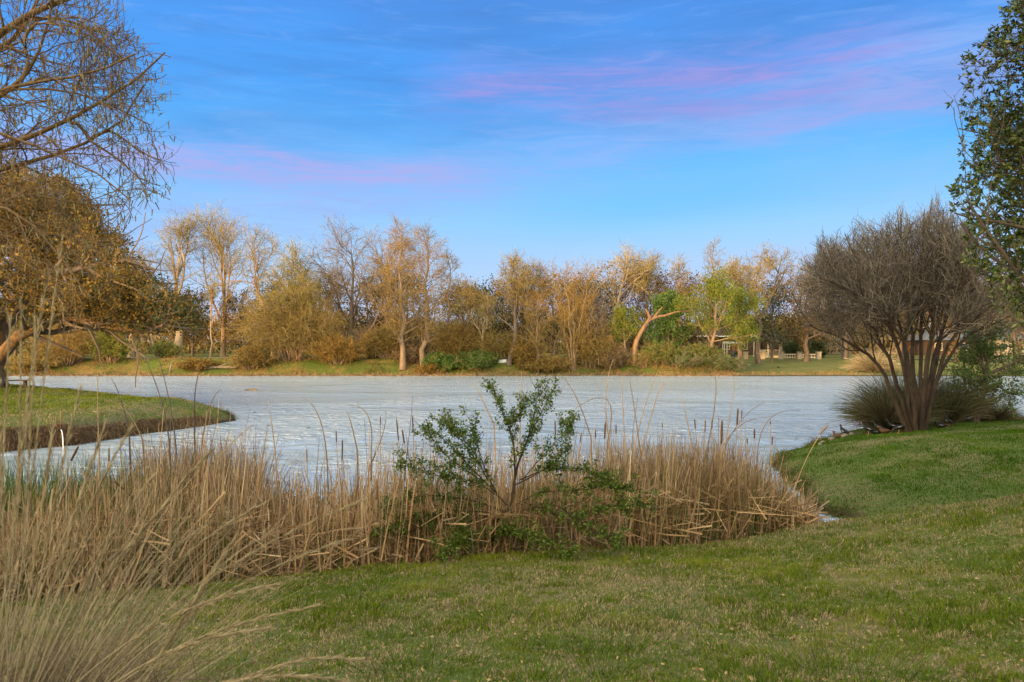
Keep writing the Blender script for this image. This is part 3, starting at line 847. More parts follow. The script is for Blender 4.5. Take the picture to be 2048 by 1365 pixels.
def bare(px, d, h, w, seed, label, bark='bark_tan', twig='twig_tan', trunk=0.3, r=0.3, nl=6, ang=34, up=0.05, wig=.16, dens=1.0, pts=None, leaf=None, name='bare_tree', thin=1.0, group=None, l1=0.55):
    w = w*1.15; dens = dens*1.0
    b = ground_pt(px, d)
    p = pts or [(0, 0, 0), (.1, 0, h*trunk*.6), (-.1, .1, h*trunk), (0.15, 0, h*.62), (0, 0, h*0.86)]
    tr = [(p, r, .05)]
    lv = [dict(n=nl, t0=trunk*.95, t1=.95, ang=R(ang), L=h*l1, up=up, wig=wig*.8, K=8, rfac=.62, rmin=.05, prof=lambda t: np.clip(1.3-t, .25, 1), ljit=.2),
          dict(n=7, t0=.22, t1=.98, ang=R(40), L=w*.30, up=up*.7, wig=wig, K=6, rfac=.55, rmin=.03, prof=lambda t: 1.25-.7*t),
          dict(n=int(7*dens), t0=.15, t1=1, ang=R(42), L=w*.15, up=up*.5, wig=wig*1.2, K=5, rfac=.6, rmin=.018*thin),
          dict(n=int(6*dens), t0=.1, t1=1, ang=R(40), L=w*.075, up=up*.4, wig=wig*1.2, K=3, rfac=.7, rmin=.012*thin)]
    return tree(name, b, tr, lv, M[bark], M[twig], label, seed=seed, leaf=leaf, tmin=.012, thick_levels=2, group=group)

def leafy(px, d, h, w, seed, label, leafmat='leaf_green', bark='bark_dark', twig='twig_dark', n=9, ln=.26, trunk=.25, r=.25, name='green_tree', pts=None, nl=8, spread=.22, dens=1.0, ang=52, t0=None, cat='tree', group=None):
    b = ground_pt(px, d)
    p = pts or [(0, 0, 0), (.1, 0, h*.35), (-.1, .1, h*.6), (0, 0, h*.88)]
    lv = [dict(n=nl*2, t0=trunk if t0 is None else t0, t1=.98, ang=R(ang), L=w*.42, up=.06, wig=.14, K=6, rfac=.5, rmin=.04, prof=lambda t: 0.45+0.75*np.sin(np.clip(t, 0, 1)*np.pi)),
          dict(n=8, t0=.2, t1=1, ang=R(45), L=w*.17, up=.05, wig=.2, K=4, rfac=.6, rmin=.02),
          dict(n=6, t0=.2, t1=1, ang=R(45), L=w*.09, up=.03, wig=.2, K=3, rfac=.7, rmin=.012)]
    lf = dict(n=int(n*dens), len=ln, wid=ln*.55, mat=M[leafmat], spread=spread)
    return tree(name, b, [(p, r, .05)], lv, M[bark], M[twig], label, seed=seed, leaf=lf, cat=cat, group=group)

def twig_bush(px, d, h, w, seed, label, twig='twig_tan', leaf=None, stems=60, name='bush', cat='bush', dens=1.0, droop=-.05, bark='bark_tan', dz=-.1, group=None, depth=0.6):
    rng = np.random.default_rng(seed+500)
    b = ground_pt(px, d, dz)
    tr = []
    for i in range(stems):
        a = rng.random()*6.283; q = rng.random()**.6; rr = w*.5*q
        x, y = math.cos(a)*rr, math.sin(a)*rr*depth
        hh = h*(1-.45*q*q)*rng.uniform(.75, 1.0)
        tr.append(([(x*.25, y*.25, 0), (x*.55, y*.55, hh*.5), (x*.9, y*.9, hh*.85), (x*1.1, y*1.1, hh*(.95))], .05, .02))
    lv = [dict(n=int(12*dens), t0=.2, t1=1, ang=R(50), L=h*.26, up=droop, wig=.22, K=5, rfac=.5, rmin=.018),
          dict(n=int(8*dens), t0=.1, t1=1, ang=R(48), L=h*.13, up=droop, wig=.25, K=4, rfac=.7, rmin=.012)]
    t = thing(name, b, label, cat, group)
    K = 6; P = []; Rr = []
    for pts, r0, r1 in tr:
        pts = np.array(pts); u = np.linspace(0, 1, K); s = np.array([0, .45, .85, 1])
        q = np.stack([np.interp(u, s, pts[:, i]) for i in range(3)], 1)+rng.normal(size=(K, 3))*h*.02; P.append(q); Rr.append(r0*(1-u)+r1*u)
    P = np.array(P); Rr = np.array(Rr)
    gs = G(); v, f = tubes(P, Rr, 5); gs.add(v, f, M[bark], True)
    gc = G(); cur = (P, Rr)
    for L in lv:
        cur = grow(cur[0], cur[1], L['n'], L['t0'], L['t1'], L['ang'], L['L'], L['up'], L['wig'], L['K'], L['rfac'], L['rmin'], rng)
        v, f = tubes(cur[0], cur[1], 3); gc.add(v, f, M[twig])
    if leaf:
        for lf in (leaf if isinstance(leaf, list) else [leaf]):
            p, r, T = along(cur[0], cur[1], lf['n'], rng)
            if lf.get('keep') is not None:
                k = rng.random(len(p)) < lf['keep'](p); p = p[k]
            p = p+rng.normal(size=p.shape)*lf.get('spread', .1)
            s = rng.uniform(.6, 1.3, len(p)); v, f = leaves(p, lf['len']*s, lf['wid']*s, rng); gc.add(v, f, lf['mat'])
    gs.build('stems', t); gc.build('foliage', t)
    return t

# ------------------------------------------------------------------ the far treeline
def middle_layer():
    # dusky evergreen and brown trees that close the gaps between the bare ones
    spec = [(385, 112, 7.6, 8, 'leaf_oak', 'dim olive tree seen low between the pale trunk and the vase-shaped tree'),
            (560, 108, 8.6, 8, 'leaf_dark', 'dark evergreen behind the upper left of the thicket'),
            (640, 110, 8.8, 9, 'leaf_oak', 'olive brown tree behind the right shoulder of the thicket'),
            (735, 110, 8.4, 9, 'leaf_oak', 'olive tree behind the dark leaning trunk'),
            (815, 106, 9.4, 8.5, 'leaf_dark', 'dark rounded evergreen standing behind the tall cypress pair'),
            (925, 106, 7.4, 8, 'leaf_oak', 'low olive tree behind the narrow cypress'),
            (985, 108, 7.8, 8, 'leaf_dark', 'dark evergreen left of the forked dark-trunked tree'),
            (1045, 106, 8.6, 8, 'leaf_oak', 'olive tree between the forked tree and brown cypress'),
            (1105, 108, 8.8, 9, 'leaf_dark', 'dark evergreen behind the bent pale trunk'),
            (1175, 106, 8.6, 8, 'leaf_dark', 'dark evergreen behind the right of the multi-stemmed tree'),
            (1235, 107, 9.6, 9, 'leaf_oak', 'brown olive tree under the pale forked crown'),
            (1300, 108, 9.8, 9, 'leaf_oak', 'brown olive tree above the dead trunk'),
            (1375, 109, 9.4, 9, 'leaf_oak', 'olive tree between the dark green and the spring green trees'),
            (1545, 112, 8.8, 8, 'leaf_dark', 'dark tree above the gazebo roof')]
    for i, (px, d, h, w, mt, lab) in enumerate(spec):
        leafy(px, d, h*1.12, w*1.1, 400+i, lab, leafmat=mt, n=5, ln=.30, trunk=.10, r=.2, spread=.4, name='woodland_tree')

def far_trees():
    # left of the bushy mound
    bare(355, 106, 17.5, 9, 101, 'pale thick-trunked bare tree beside the tip of the live oak', bark='bark_pale', twig='twig_pale', trunk=.32, r=.62, nl=7, ang=24, up=.10)
    bare(263, 104, 13, 7, 102, 'bare tree with thick pale trunk standing behind the low oak limb', bark='bark_pale', twig='twig_tan', trunk=.35, r=.5, nl=5, dens=.8)
    bare(312, 104, 14, 6, 103, 'slim bare tree whose thin trunk leans left behind the oak tip', bark='bark_pale', twig='twig_tan', trunk=.45, r=.16, nl=5, dens=.8, pts=[(0, 0, 0), (-.6, 0, 4), (-1.2, 0, 8), (-1, 0, 12)])
    bare(421, 106, 9, 4, 104, 'thin pale bare tree between the thick pale trunk and the vase-shaped tree', bark='bark_pale', twig='twig_tan', trunk=.5, r=.13, nl=4, dens=.7)
    bare(446, 108, 17.6, 10.5, 105, 'tall vase-shaped bare tree with fine pale crown left of the bushy mound', bark='bark_tan', twig='twig_pale', trunk=.26, r=.36, nl=9, ang=25, up=.13, wig=.09, dens=1.1, l1=.62)
    bare(525, 104, 15.5, 8.5, 106, 'twisted bare tree leaning over the bushy mound from behind', bark='bark_tan', twig='twig_pale', trunk=.35, r=.34, nl=7, ang=38, wig=.2,
         pts=[(1.5, 0, 0), (1.2, 0, 4), (-.2, 0, 7.5), (-1.2, 0, 10), (-.6, 0, 13.4)], leaf=dict(n=1, len=.13, wid=.08, mat=M['leaf_lime'], spread=.1, keep=lambda p: (p[:, 2] < 12)*.7))
    # mound
    twig_bush(583, 95.5, 9.3, 10.4, 107, 'large rounded thicket of brown branches hanging to the water', stems=90, twig='twig_tan', dens=1.1, droop=-.12, name='thicket', cat='thicket', depth=.5,
              leaf=[dict(n=1, len=.16, wid=.11, mat=M['leaf_lime'], spread=.15, keep=lambda p: ss(5.5, 8, p[:, 2])*.8), dict(n=1, len=.14, wid=.09, mat=M['leaf_oak'], spread=.15, keep=lambda p: ss(2.0, 5, p[:, 2])*.3)])
    bare(598, 99, 12.6, 7.5, 108, 'spiky bare crown with pale green buds rising out of the thicket', bark='bark_tan', twig='twig_pale', trunk=.4, r=.28, nl=8, leaf=dict(n=1, len=.14, wid=.10, mat=M['leaf_lime'], spread=.12))
    bare(703, 101, 15.9, 9.5, 109, 'dark bare tree with spreading black limbs left of the two tall cypresses', bark='bark_dark', twig='twig_dark', trunk=.28, r=.40, nl=9, ang=44, up=.05, wig=.17, dens=.9)
    bare(706, 98.5, 9.5, 7, 110, 'dark tree leaning right across the trunk row beside the cypresses', bark='bark_dark', twig='twig_tan', trunk=.4, r=.27, nl=6, pts=[(0, 0, 0), (1.4, 0, 2.6), (3.0, 0, 5.0), (3.8, 0, 7.5), (4.0, 0, 9)], dens=.8)
    bare(662, 104, 11, 7, 111, 'low tan bare tree filling the gap right of the thicket', bark='bark_tan', twig='twig_tan', trunk=.3, r=.2, nl=7)
    cypress(806, 93.6, 15.9, 7.6, 112, 'left of the two tallest rust-brown cypresses at the water', trunk_r=.36, n1=54, twig='twig_rust', lean=-.3, t0=.14)
    cypress(848, 93.8, 15.8, 7.4, 113, 'right of the two tallest rust-brown cypresses at the water', trunk_r=.38, n1=54, twig='twig_rust', lean=.4, t0=.14)
    cypress(898, 95.5, 12.6, 5.2, 114, 'shorter narrow cypress directly right of the tall cypress pair', trunk_r=.2, n1=40, twig='twig_tan', dens=.9)
    bare(775, 102, 14.6, 8, 115, 'tan bare tree standing behind the left tall cypress', bark='bark_tan', twig='twig_rust', trunk=.3, r=.24, nl=8, dens=1.1)
    twig_bush(748, 99, 4.3, 9, 116, 'low brown tangle of bare twigs below the leaning dark tree', stems=50, twig='twig_dark', dens=.9)
    bare(935, 96, 9.2, 5.4, 117, 'scraggly tan tree with crooked limbs right of the narrow cypress', bark='bark_tan', twig='twig_tan', trunk=.3, r=.2, nl=7, wig=.25)
    bare(966, 94.5, 8.2, 5.0, 118, 'small crooked pale-trunked tree above the green shore bush', bark='bark_pale', twig='twig_tan', trunk=.3, r=.17, nl=6, wig=.28)
    twig_bush(882, 93.4, 2.1, 4.6, 119, 'green leafy bush at the water right of the cypress trunks', stems=26, twig='twig_tan', leaf=dict(n=3, len=.20, wid=.13, mat=M['leaf_green'], spread=.12), group=None)
    twig_bush(955, 93.4, 2.4, 5.8, 120, 'wide green bush on the shore under the crooked pale tree', stems=30, twig='twig_tan', leaf=dict(n=2, len=.20, wid=.13, mat=M['leaf_green'], spread=.12))
    bare(1018, 94.0, 12.4, 7.0, 121, 'dark-trunked tree with forked bare top left of the brown cypress', bark='bark_dark', twig='twig_tan', trunk=.3, r=.34, nl=9, wig=.22, dens=1.15,
         pts=[(0, 0, 0), (.6, 0, 2.5), (1.0, 0, 5), (.6, 0, 8), (.2, 0, 10.6)])
    cypress(1074, 93.8, 11.4, 5.6, 122, 'dense rust-brown cypress in the middle of the far shore', trunk_r=.26, n1=58, twig='twig_rust', t0=.10, dens=1.15)
    bare(1112, 98, 7.5, 3.5, 123, 'bent pale trunk leaning right between the brown cypress and the pale bush-like tree', bark='bark_pale', twig='twig_tan', trunk=.6, r=.17, nl=4, pts=[(-.2, 0, 0), (-.1, 0, 2.2), (.6, 0, 4), (1.5, 0, 5.2), (2.2, 0, 6.4)], dens=.7)
    # multi-stem pale
    b = ground_pt(1146, 93.9)
    tr = []
    rng = np.random.default_rng(3)
    for i in range(9):
        a = i*2.4; q = 1.2+1.6*rng.random(); tr.append(([(.25*math.cos(a), .25*math.sin(a), 0), (.2*q*math.cos(a), .2*q*math.sin(a), 3.0), (q*.7*math.cos(a), q*.7*math.sin(a), 6.5), (q*1.0*math.cos(a), q*.9*math.sin(a), 9.6+rng.random()*1.6)], .13, .03))
    tree('bare_tree', b, tr, [dict(n=13, t0=.2, t1=1, ang=R(45), L=2.3, up=.08, wig=.13, K=5, rfac=.5, rmin=.028),
                              dict(n=7, t0=.2, t1=1, ang=R(42), L=1.1, up=.06, wig=.2, K=4, rfac=.6, rmin=.016),
                              dict(n=5, t0=.2, t1=1, ang=R(42), L=.55, up=.04, wig=.2, K=3, rfac=.7, rmin=.012)], M['bark_tan'], M['twig_rust'],
         'pale brown multi-stemmed bare tree with rounded crown at the far water edge', seed=124, leaf=dict(n=1, len=.10, wid=.05, mat=M['seed'], spread=.04), thick_levels=0)
    bare(1216, 101, 13.5, 7.2, 125, 'pale bare tree with open forked crown rising above the browns', bark='bark_pale', twig='twig_pale', trunk=.42, r=.30, nl=8, ang=40, wig=.2, dens=.85,
         pts=[(0, 0, 0), (.6, 0, 4), (1.2, 0, 7), (1.6, 0, 9), (2.6, 0, 11.6)])
    cypress(1190, 96, 7.5, 5.5, 126, 'low dense brown twiggy tree right of the multi-stemmed one', trunk_r=.12, n1=40, twig='twig_dark', t0=.08, name='bare_tree')
    leafy(1249, 95.5, 6.2, 4.2, 127, 'small lime green tree beside the dead orange trunk', leafmat='leaf_lime', bark='bark_pale', twig='twig_pale', trunk=.35, r=.13, n=7, ln=.17)
    # dead stub tree
    b = ground_pt(1269, 94.3)
    t = thing('dead_tree', b, 'dead leafless trunk with broken orange limbs forking to the right', 'tree')
    g = G()
    def limb(pts, r0, r1):
        pts = np.array(pts, float); K = 9; u = np.linspace(0, 1, K); s = np.linspace(0, 1, len(pts))
        q = np.stack([np.interp(u, s, pts[:, i]) for i in range(3)], 1)
        v, f = tubes(q[None], (r0*(1-u)+r1*u)[None], 9); return v, f
    v, f = limb([(0, 0, 0), (-.05, 0, 1.6), (.25, 0, 3.1), (1.0, 0, 4.4), (1.7, 0, 5.4), (1.9, 0, 5.9)], .36, .18); g.add(v, f, M['bark_dead'], True); g.build('trunk', t)
    for pts, r0, r1 in [([(1.7, 0, 5.3), (2.6, 0, 5.8), (3.6, 0, 5.9), (4.8, 0.2, 6.35), (6.0, .2, 6.5), (7.2, .3, 6.2)], .19, .05),
                        ([(1.8, 0, 5.5), (1.6, 0, 6.2), (1.3, 0, 6.7)], .2, .1), ([(2.3, 0, 5.7), (2.9, 0, 6.5), (3.3, 0, 6.9)], .14, .07)]:
        g = G(); v, f = limb(pts, r0, r1); g.add(v, f, M['bark_dead'], True); g.build('limb', t)
    leafy(1335, 97, 7.6, 6.2, 128, 'dense dark green tree just right of the dead trunk', leafmat='leaf_green', n=13, ln=.24, trunk=.12, r=.2, spread=.3)
    bare(1290, 106, 12.5, 9, 129, 'wide brown bare tree behind the dead trunk', twig='twig_tan', trunk=.25, r=.28, nl=9, dens=1.2)
    cypress(1358, 105, 12.9, 5.2, 130, 'light tan rounded cypress crown above the dark green tree', twig='twig_pale', n1=44, dens=.9)
    cypress(1424, 104, 15.6, 5.4, 131, 'tallest thin-topped cypress behind the big green tree', twig='twig_tan', n1=40, dens=.8)
    leafy(1418, 95.0, 9.6, 8.4, 132, 'large spring green tree with two thin trunks at the shore', leafmat='leaf_lime', bark='bark_tan', twig='twig_tan', n=13, ln=.2, trunk=.28, r=.26, spread=.28,
          pts=[(-.4, 0, 0), (.2, 0, 2.6), (.8, 0, 5), (1.2, 0, 9)])
    leafy(1478, 99, 10.2, 6.6, 133, 'yellow green tree right of the large spring green tree', leafmat='leaf_lime', bark='bark_tan', twig='twig_tan', n=10, ln=.2, trunk=.22, r=.18, spread=.28)
    bare(1480, 104, 14.0, 7.0, 134, 'tan tree with clumpy golden crown above the yellow green one', twig='twig_pale', trunk=.3, r=.3, nl=9, wig=.22, leaf=dict(n=1, len=.16, wid=.10, mat=M['leaf_gold'], spread=.12))
    bare(1525, 108, 14.4, 8.6, 135, 'curved dark-limbed oak with clumpy tan crown beside the big myrtle', bark='bark_dark', twig='twig_tan', trunk=.35, r=.36, nl=8, wig=.24, ang=46,
         pts=[(-.5, 0, 0), (-.6, 0, 4), (-.2, 0, 7), (1.6, 0, 9.6), (2.8, 0, 12.3)], leaf=dict(n=1, len=.16, wid=.11, mat=M['leaf_gold'], spread=.12))
    leafy(1612, 112, 10.8, 11.5, 136, 'dark olive oak mass behind the left of the myrtle crown', leafmat='leaf_oak', n=8, ln=.24, trunk=.2, r=.4, spread=.3)
    leafy(1690, 118, 11.5, 12.5, 137, 'broad dark oak hanging over the stone house roof', leafmat='leaf_oak', n=8, ln=.26, trunk=.3, r=.4, spread=.3)
    leafy(1800, 116, 10.5, 12, 138, 'dark oak behind the middle of the myrtle', leafmat='leaf_oak', n=6, ln=.26, trunk=.35, r=.4, spread=.3)
    leafy(1915, 112, 11.0, 12, 139, 'dull green oak behind the young cypresses on the right', leafmat='leaf_oak', n=6, ln=.26, trunk=.3, r=.4, spread=.3)
    leafy(2030, 108, 10.5, 12, 140, 'dull green oak at the right edge across the water', leafmat='leaf_oak', n=6, ln=.26, trunk=.3, r=.4, spread=.3)
    # middle layer
    middle_layer()
    for i, (px, d, h, w, tw, lf, lab) in enumerate([
            (500, 93.3, 3.0, 5.5, 'twig_tan', 0, 'brown twig bush at the left foot of the thicket'),
            (675, 94.5, 3.6, 6.5, 'twig_rust', 0, 'rusty twig bush at the right foot of the thicket'),
            (775, 96.5, 4.6, 6.0, 'twig_tan', 0, 'tan brush just left of the cypress pair'),
            (828, 95.0, 3.0, 4.0, 'twig_dark', 0, 'dark brush between the two tall cypress trunks'),
            (912, 95.5, 4.8, 6.0, 'twig_rust', 0, 'tall rusty brush under the narrow cypress'),
            (992, 95.0, 4.0, 5.0, 'twig_tan', 0, 'tan brush left of the forked dark-trunked tree'),
            (1046, 94.2, 3.4, 4.4, 'twig_rust', 0, 'rusty brush between the forked tree and the brown cypress'),
            (1180, 94.4, 5.0, 6.0, 'twig_tan', 0, 'tall tan brush right of the multi-stemmed tree'),
            (1222, 94.0, 3.0, 4.6, 'twig_dark', 0, 'dark low brush left of the lime green tree'),
            (1320, 94.2, 2.8, 5.0, 'twig_tan', 1, 'green-tinged brush right of the dead trunk'),
            (1395, 94.6, 2.6, 5.5, 'twig_tan', 1, 'green-tinged brush under the spring green tree'),
            (1450, 94.0, 2.2, 4.5, 'twig_dark', 1, 'dark olive brush by the right trunk of the spring green tree'),
            (330, 98.5, 2.2, 4.0, 'twig_tan', 1, 'low brush on the dam left of the thick pale trunk'),
            (395, 93.0, 1.2, 6.0, 'twig_rust', 0, 'low rusty brush behind the far driftwood'),
            (860, 92.9, 1.3, 3.5, 'twig_rust', 0, 'low rusty brush at the waterline right of the cypress trunks'),
            (1080, 92.9, 1.5, 5.0, 'twig_tan', 0, 'low tan brush at the waterline under the brown cypress')]):
        twig_bush(px, d, h, w, 600+i, lab, twig=tw, stems=int(16+w*4), name='brush', droop=-.1,
                  leaf=[dict(n=1, len=.18, wid=.11, mat=M['leaf_green' if lf else 'leaf_oak'], spread=.15)])
    # left, under and behind the live oak
    twig_bush(60, 93.2, 2.3, 7, 141, 'golden dry bush at the water under the oak limb', stems=36, twig='twig_pale', leaf=dict(n=1, len=.18, wid=.12, mat=M['leaf_gold'], spread=.12))
    twig_bush(135, 94.5, 5.2, 8.5, 142, 'reddish tan leafless bush seen below the horizontal oak limb', stems=50, twig='twig_rust', leaf=dict(n=1, len=.15, wid=.10, mat=M['leaf_gold'], spread=.12, keep=lambda p: .3+0*p[:, 0]))
    twig_bush(222, 95, 4.3, 5.2, 143, 'lime green bush below the middle of the oak limb', stems=34, twig='twig_tan', leaf=dict(n=2, len=.2, wid=.13, mat=M['leaf_lime'], spread=.12))
    leafy(30, 97, 7, 7, 144, 'bright green tree glimpsed behind the oak trunk at the left edge', leafmat='leaf_lime', n=6, ln=.24, trunk=.2, r=.2)
    leafy(105, 101, 8.5, 9, 145, 'olive tree filling the gap under the oak on the left', leafmat='leaf_oak', n=5, ln=.26, trunk=.15, r=.2)
    leafy(195, 104, 7.8, 8, 146, 'yellow olive tree behind the lime green bush', leafmat='leaf_gold', n=4, ln=.26, trunk=.15, r=.2)
    leafy(480, 109, 8.2, 7, 147, 'low rounded green-brown tree left of the thicket', leafmat='leaf_oak', n=5, ln=.26, trunk=.15, r=.2)
    twig_bush(1290, 93.6, 1.9, 4.2, 148, 'low reddish twig bush at the foot of the dead trunk', stems=20, twig='twig_tan')
    twig_bush(1368, 93.6, 2.2, 6.0, 149, 'low olive twig bush below the dark green tree', stems=26, twig='twig_dark', leaf=dict(n=1, len=.16, wid=.1, mat=M['leaf_green'], spread=.1))
    twig_bush(1105, 93.5, 2.0, 5.0, 150, 'brown brush on the bank between the cypress and multi-stemmed tree', stems=28, twig='twig_rust')
far_trees()
# ------------------------------------------------------------------ far buildings
def plinth(x, y, h=0.0): return Hs(x, y)+h

def house(px0, px1, d, wall_h, roof_h, depth, wall, roof, label, windows, door=None, fascia=None, chimney=None, gz=None):
    x0, x1 = at(px0, d), at(px1, d)
    z = 1.72 if gz is None else gz
    t = thing('house', ((x0+x1)/2, d, z), label, 'house')
    cx = (x0+x1)/2; hw = (x1-x0)/2
    g = G(); box(g, -hw, hw, 0, depth, -.3, wall_h, wall); g.build('wall', t)
    g = G(); e = .7
    v = [(-hw-e, -e, wall_h), (hw+e, -e, wall_h), (hw+e, depth+e, wall_h), (-hw-e, depth+e, wall_h), (-hw+depth*.4, depth/2, wall_h+roof_h), (hw-depth*.4, depth/2, wall_h+roof_h)]
    v = [(a, b, c+.01) for a, b, c in v]
    g.add(v, [(0, 1, 5, 4), (1, 2, 5, 5), (2, 3, 4, 5), (3, 0, 4, 4), (0, 3, 2, 1)], roof)
    ro = g.build('roof', t)
    if chimney is not None:
        g = G(); box(g, chimney-.5, chimney+.5, depth*.3, depth*.3+.8, wall_h+.3, wall_h+roof_h+1.0, wall); g.build('chimney', ro)
    if fascia:
        g = G(); box(g, -hw-e-.03, hw+e+.03, -e-.06, -e-.01, wall_h-.16, wall_h+.08, fascia); g.build('fascia', t)
    for (wx, ww, wz0, wz1) in windows:
        g = G(); box(g, wx-ww/2, wx+ww/2, -.06, -.003, wz0, wz1, M['cream'])
        w = g.build('window', t)
        g = G(); box(g, wx-ww/2+.1, wx+ww/2-.1, -.08, -.062, wz0+.1, wz1-.1, M['glass']); g.build('pane', w)
    if door is not None:
        g = G(); box(g, door-.6, door+.6, -.07, -.003, 0, 2.2, M['wood']); dd = g.build('door', t)
        g = G(); box(g, door+.38, door+.48, -.12, -.072, .95, 1.1, M['black']); g.build('handle', dd)
    return t

def far_buildings():
    house(1380, 1512, 128, 3.1, 1.6, 9, M['brick'], M['roof'], 'red brick house with white roof edge behind the large green tree',
          [(-3.2, 1.2, .9, 2.2), (.5, 1.2, .9, 2.2), (3.3, 1.2, .9, 2.2)], door=2.0, fascia=M['white'])
    house(1524, 1652, 133, 3.3, 2.3, 10, M['brick'], M['roof'], 'dark roofed house in shade behind the gazebo', [(-3, 1.4, .8, 2.3), (3.4, 1.4, .8, 2.3)], door=.8, chimney=2.5)
    house(1655, 1800, 136, 4.0, 2.3, 10, M['stone'], M['roof'], 'pale limestone house seen through the myrtle branches', [(-3.2, 1.3, 1.0, 2.6), (.4, 1.3, 1.0, 2.6), (4.0, 1.3, 1.0, 2.6)], door=-1.5, chimney=-4)
    house(1850, 1955, 124, 2.4, 1.7, 8, M['brick'], M['roof_grey'], 'brick house with grey roof glimpsed behind the young cypress', [(-2, 1.2, .8, 2.0), (2, 1.2, .8, 2.0)], door=0)
    house(1975, 2090, 126, 2.5, 1.8, 8, M['stone'], M['roof_grey'], 'stone house with grey roof at the right edge across the water', [(-2, 1.2, .8, 2.0), (2, 1.2, .8, 2.0)], door=0)
    # gazebo
    d = 122.0; x = at(1539, d); z = Hs(x, d)
    t = thing('gazebo', (x, d, z), 'cream wooden gazebo with brown roof on the far lawn', 'gazebo')
    r = 2.25
    g = G(); n = 8
    ang = [(i+.5)/n*2*math.pi for i in range(n)]
    ring = [(r*1.08*math.cos(a), r*1.08*math.sin(a)) for a in ang]
    v = [(a, b, -.15) for a, b in ring]+[(a, b, .16) for a, b in ring]
    f = [(i, (i+1) % n, n+(i+1) % n, n+i) for i in range(n)]+[(8, 9, 10, 11), (8, 11, 12, 15), (12, 13, 14, 15)]
    g.add(v, f, M['cream']); g.build('floor', t)
    pos = [(r*math.cos(a), r*math.sin(a)) for a in ang]
    for px_, py_ in pos:
        g = G(); box(g, px_-.09, px_+.09, py_-.09, py_+.09, .16, 2.5, M['cream']); g.build('post', t)
    for i in range(n):
        a, b = pos[i], pos[(i+1) % n]
        g = G()
        P = np.array([[(a[0], a[1], 2.42), (b[0], b[1], 2.42)]], float); vv, ff = tubes(P, np.full((1, 2), .09), 4); g.add(vv, ff, M['cream'])
        for s in (0, 1):
            q = a if s == 0 else b; o = b if s == 0 else a
            P = np.array([[(q[0], q[1], 1.95), (q[0]*.78+o[0]*.22, q[1]*.78+o[1]*.22, 2.36)]]); vv, ff = tubes(P, np.full((1, 2), .05), 4); g.add(vv, ff, M['cream'])
        g.build('bracket', t)
        if i != 5:
            g = G()
            for zz in (.28, .98):
                P = np.array([[(a[0], a[1], zz), (b[0], b[1], zz)]], float); vv, ff = tubes(P, np.full((1, 2), .05), 4); g.add(vv, ff, M['cream'])
            for k in range(1, 7):
                u = k/7; qx, qy = a[0]*(1-u)+b[0]*u, a[1]*(1-u)+b[1]*u
                box(g, qx-.04, qx+.04, qy-.04, qy+.04, .29, .97, M['cream'])
            g.build('railing', t)
    g = G(); ro = 2.75
    v = [(ro*math.cos(a), ro*math.sin(a), 2.52) for a in ang]+[(.35*math.cos(a), .35*math.sin(a), 3.9) for a in ang]+[(0, 0, 4.15), (0, 0, 2.56)]
    f = [(i, (i+1) % n, 8+(i+1) % n, 8+i) for i in range(n)]+[(8+i, 8+(i+1) % n, 16, 16) for i in range(n)]+[((i+1) % n, i, 17, 17) for i in range(n)]
    g.add(v, f, M['roof']); g.build('roof', t)
    # stone pillars with low rails between them
    pp = [1491, 1525, 1562, 1598, 1637]
    names = ['leftmost low stone pillar, left of the gazebo', 'low stone pillar under the left side of the gazebo', 'low stone pillar under the right side of the gazebo',
             'low stone pillar second from the right of the gazebo row', 'low stone pillar at the right end of the gazebo row']
    for i, px in enumerate(pp):
        dd = 117.0; xx = at(px, dd)
        g = G(); box(g, -.3, .3, -.3, .3, -.1, .95, M['stone'])
        t = g.build('stone_pillar'); t.location = (xx, dd, Hs(xx, dd)); tag(t, names[i], 'pillar', 'low stone pillars in front of the gazebo')
        g = G(); box(g, -.38, .38, -.38, .38, .952, 1.06, M['stone']); g.build('cap', t)
    for i in range(2, 4):
        a, b = at(pp[i], 117)+.4, at(pp[i+1], 117)-.4
        g = G(); box(g, -(b-a)/2, (b-a)/2, -.04, .04, .62, .74, M['cream']); box(g, -(b-a)/2, (b-a)/2, -.04, .04, .2, .3, M['cream'])
        for k in range(5):
            u = -(b-a)/2+.2+k*((b-a)-.4)/4; box(g, u-.03, u+.03, -.03, .03, -.05, .615, M['cream'])
        o = g.build('rail_fence'); o.location = ((a+b)/2, 117, Hs((a+b)/2, 117))
        tag(o, 'low cream rail right of the gazebo ' + ('between its nearest two pillars' if i == 2 else 'running to the last stone pillar'), 'fence')
    leafy(1584, 118, 2.0, 2.7, 160, 'clipped dark round bush right of the gazebo', leafmat='leaf_dark', n=10, ln=.16, trunk=.05, r=.08, spread=.15, name='round_bush', cat='bush', ang=60)
    leafy(1636, 120, 2.3, 2.6, 161, 'dark bush in front of the shaded house door', leafmat='leaf_dark', n=8, ln=.16, trunk=.05, r=.08, spread=.15, name='round_bush', cat='bush', ang=60)
    # pergola and covered grill
    dd = 118.0; x0, x1 = at(1454, dd), at(1482, dd); z = Hs((x0+x1)/2, dd)
    t = thing('pergola', ((x0+x1)/2, dd, z), 'small white-beamed pergola left of the gazebo', 'pergola'); hw = (x1-x0)/2
    g = G(); box(g, -hw-.2, hw+.2, -.07, .07, 2.2, 2.35, M['white']); box(g, -hw-.2, hw+.2, 1.4, 1.54, 2.2, 2.35, M['white'])
    for k in range(5):
        u = -hw+k*2*hw/4; box(g, u-.04, u+.04, -.3, 1.8, 2.352, 2.45, M['white'])
    g.build('roof_beams', t)
    for xx in (-hw, hw):
        for yy in (0, 1.47):
            g = G(); box(g, xx-.06, xx+.06, yy-.06, yy+.06, -.1, 2.198, M['cream']); g.build('post', t)
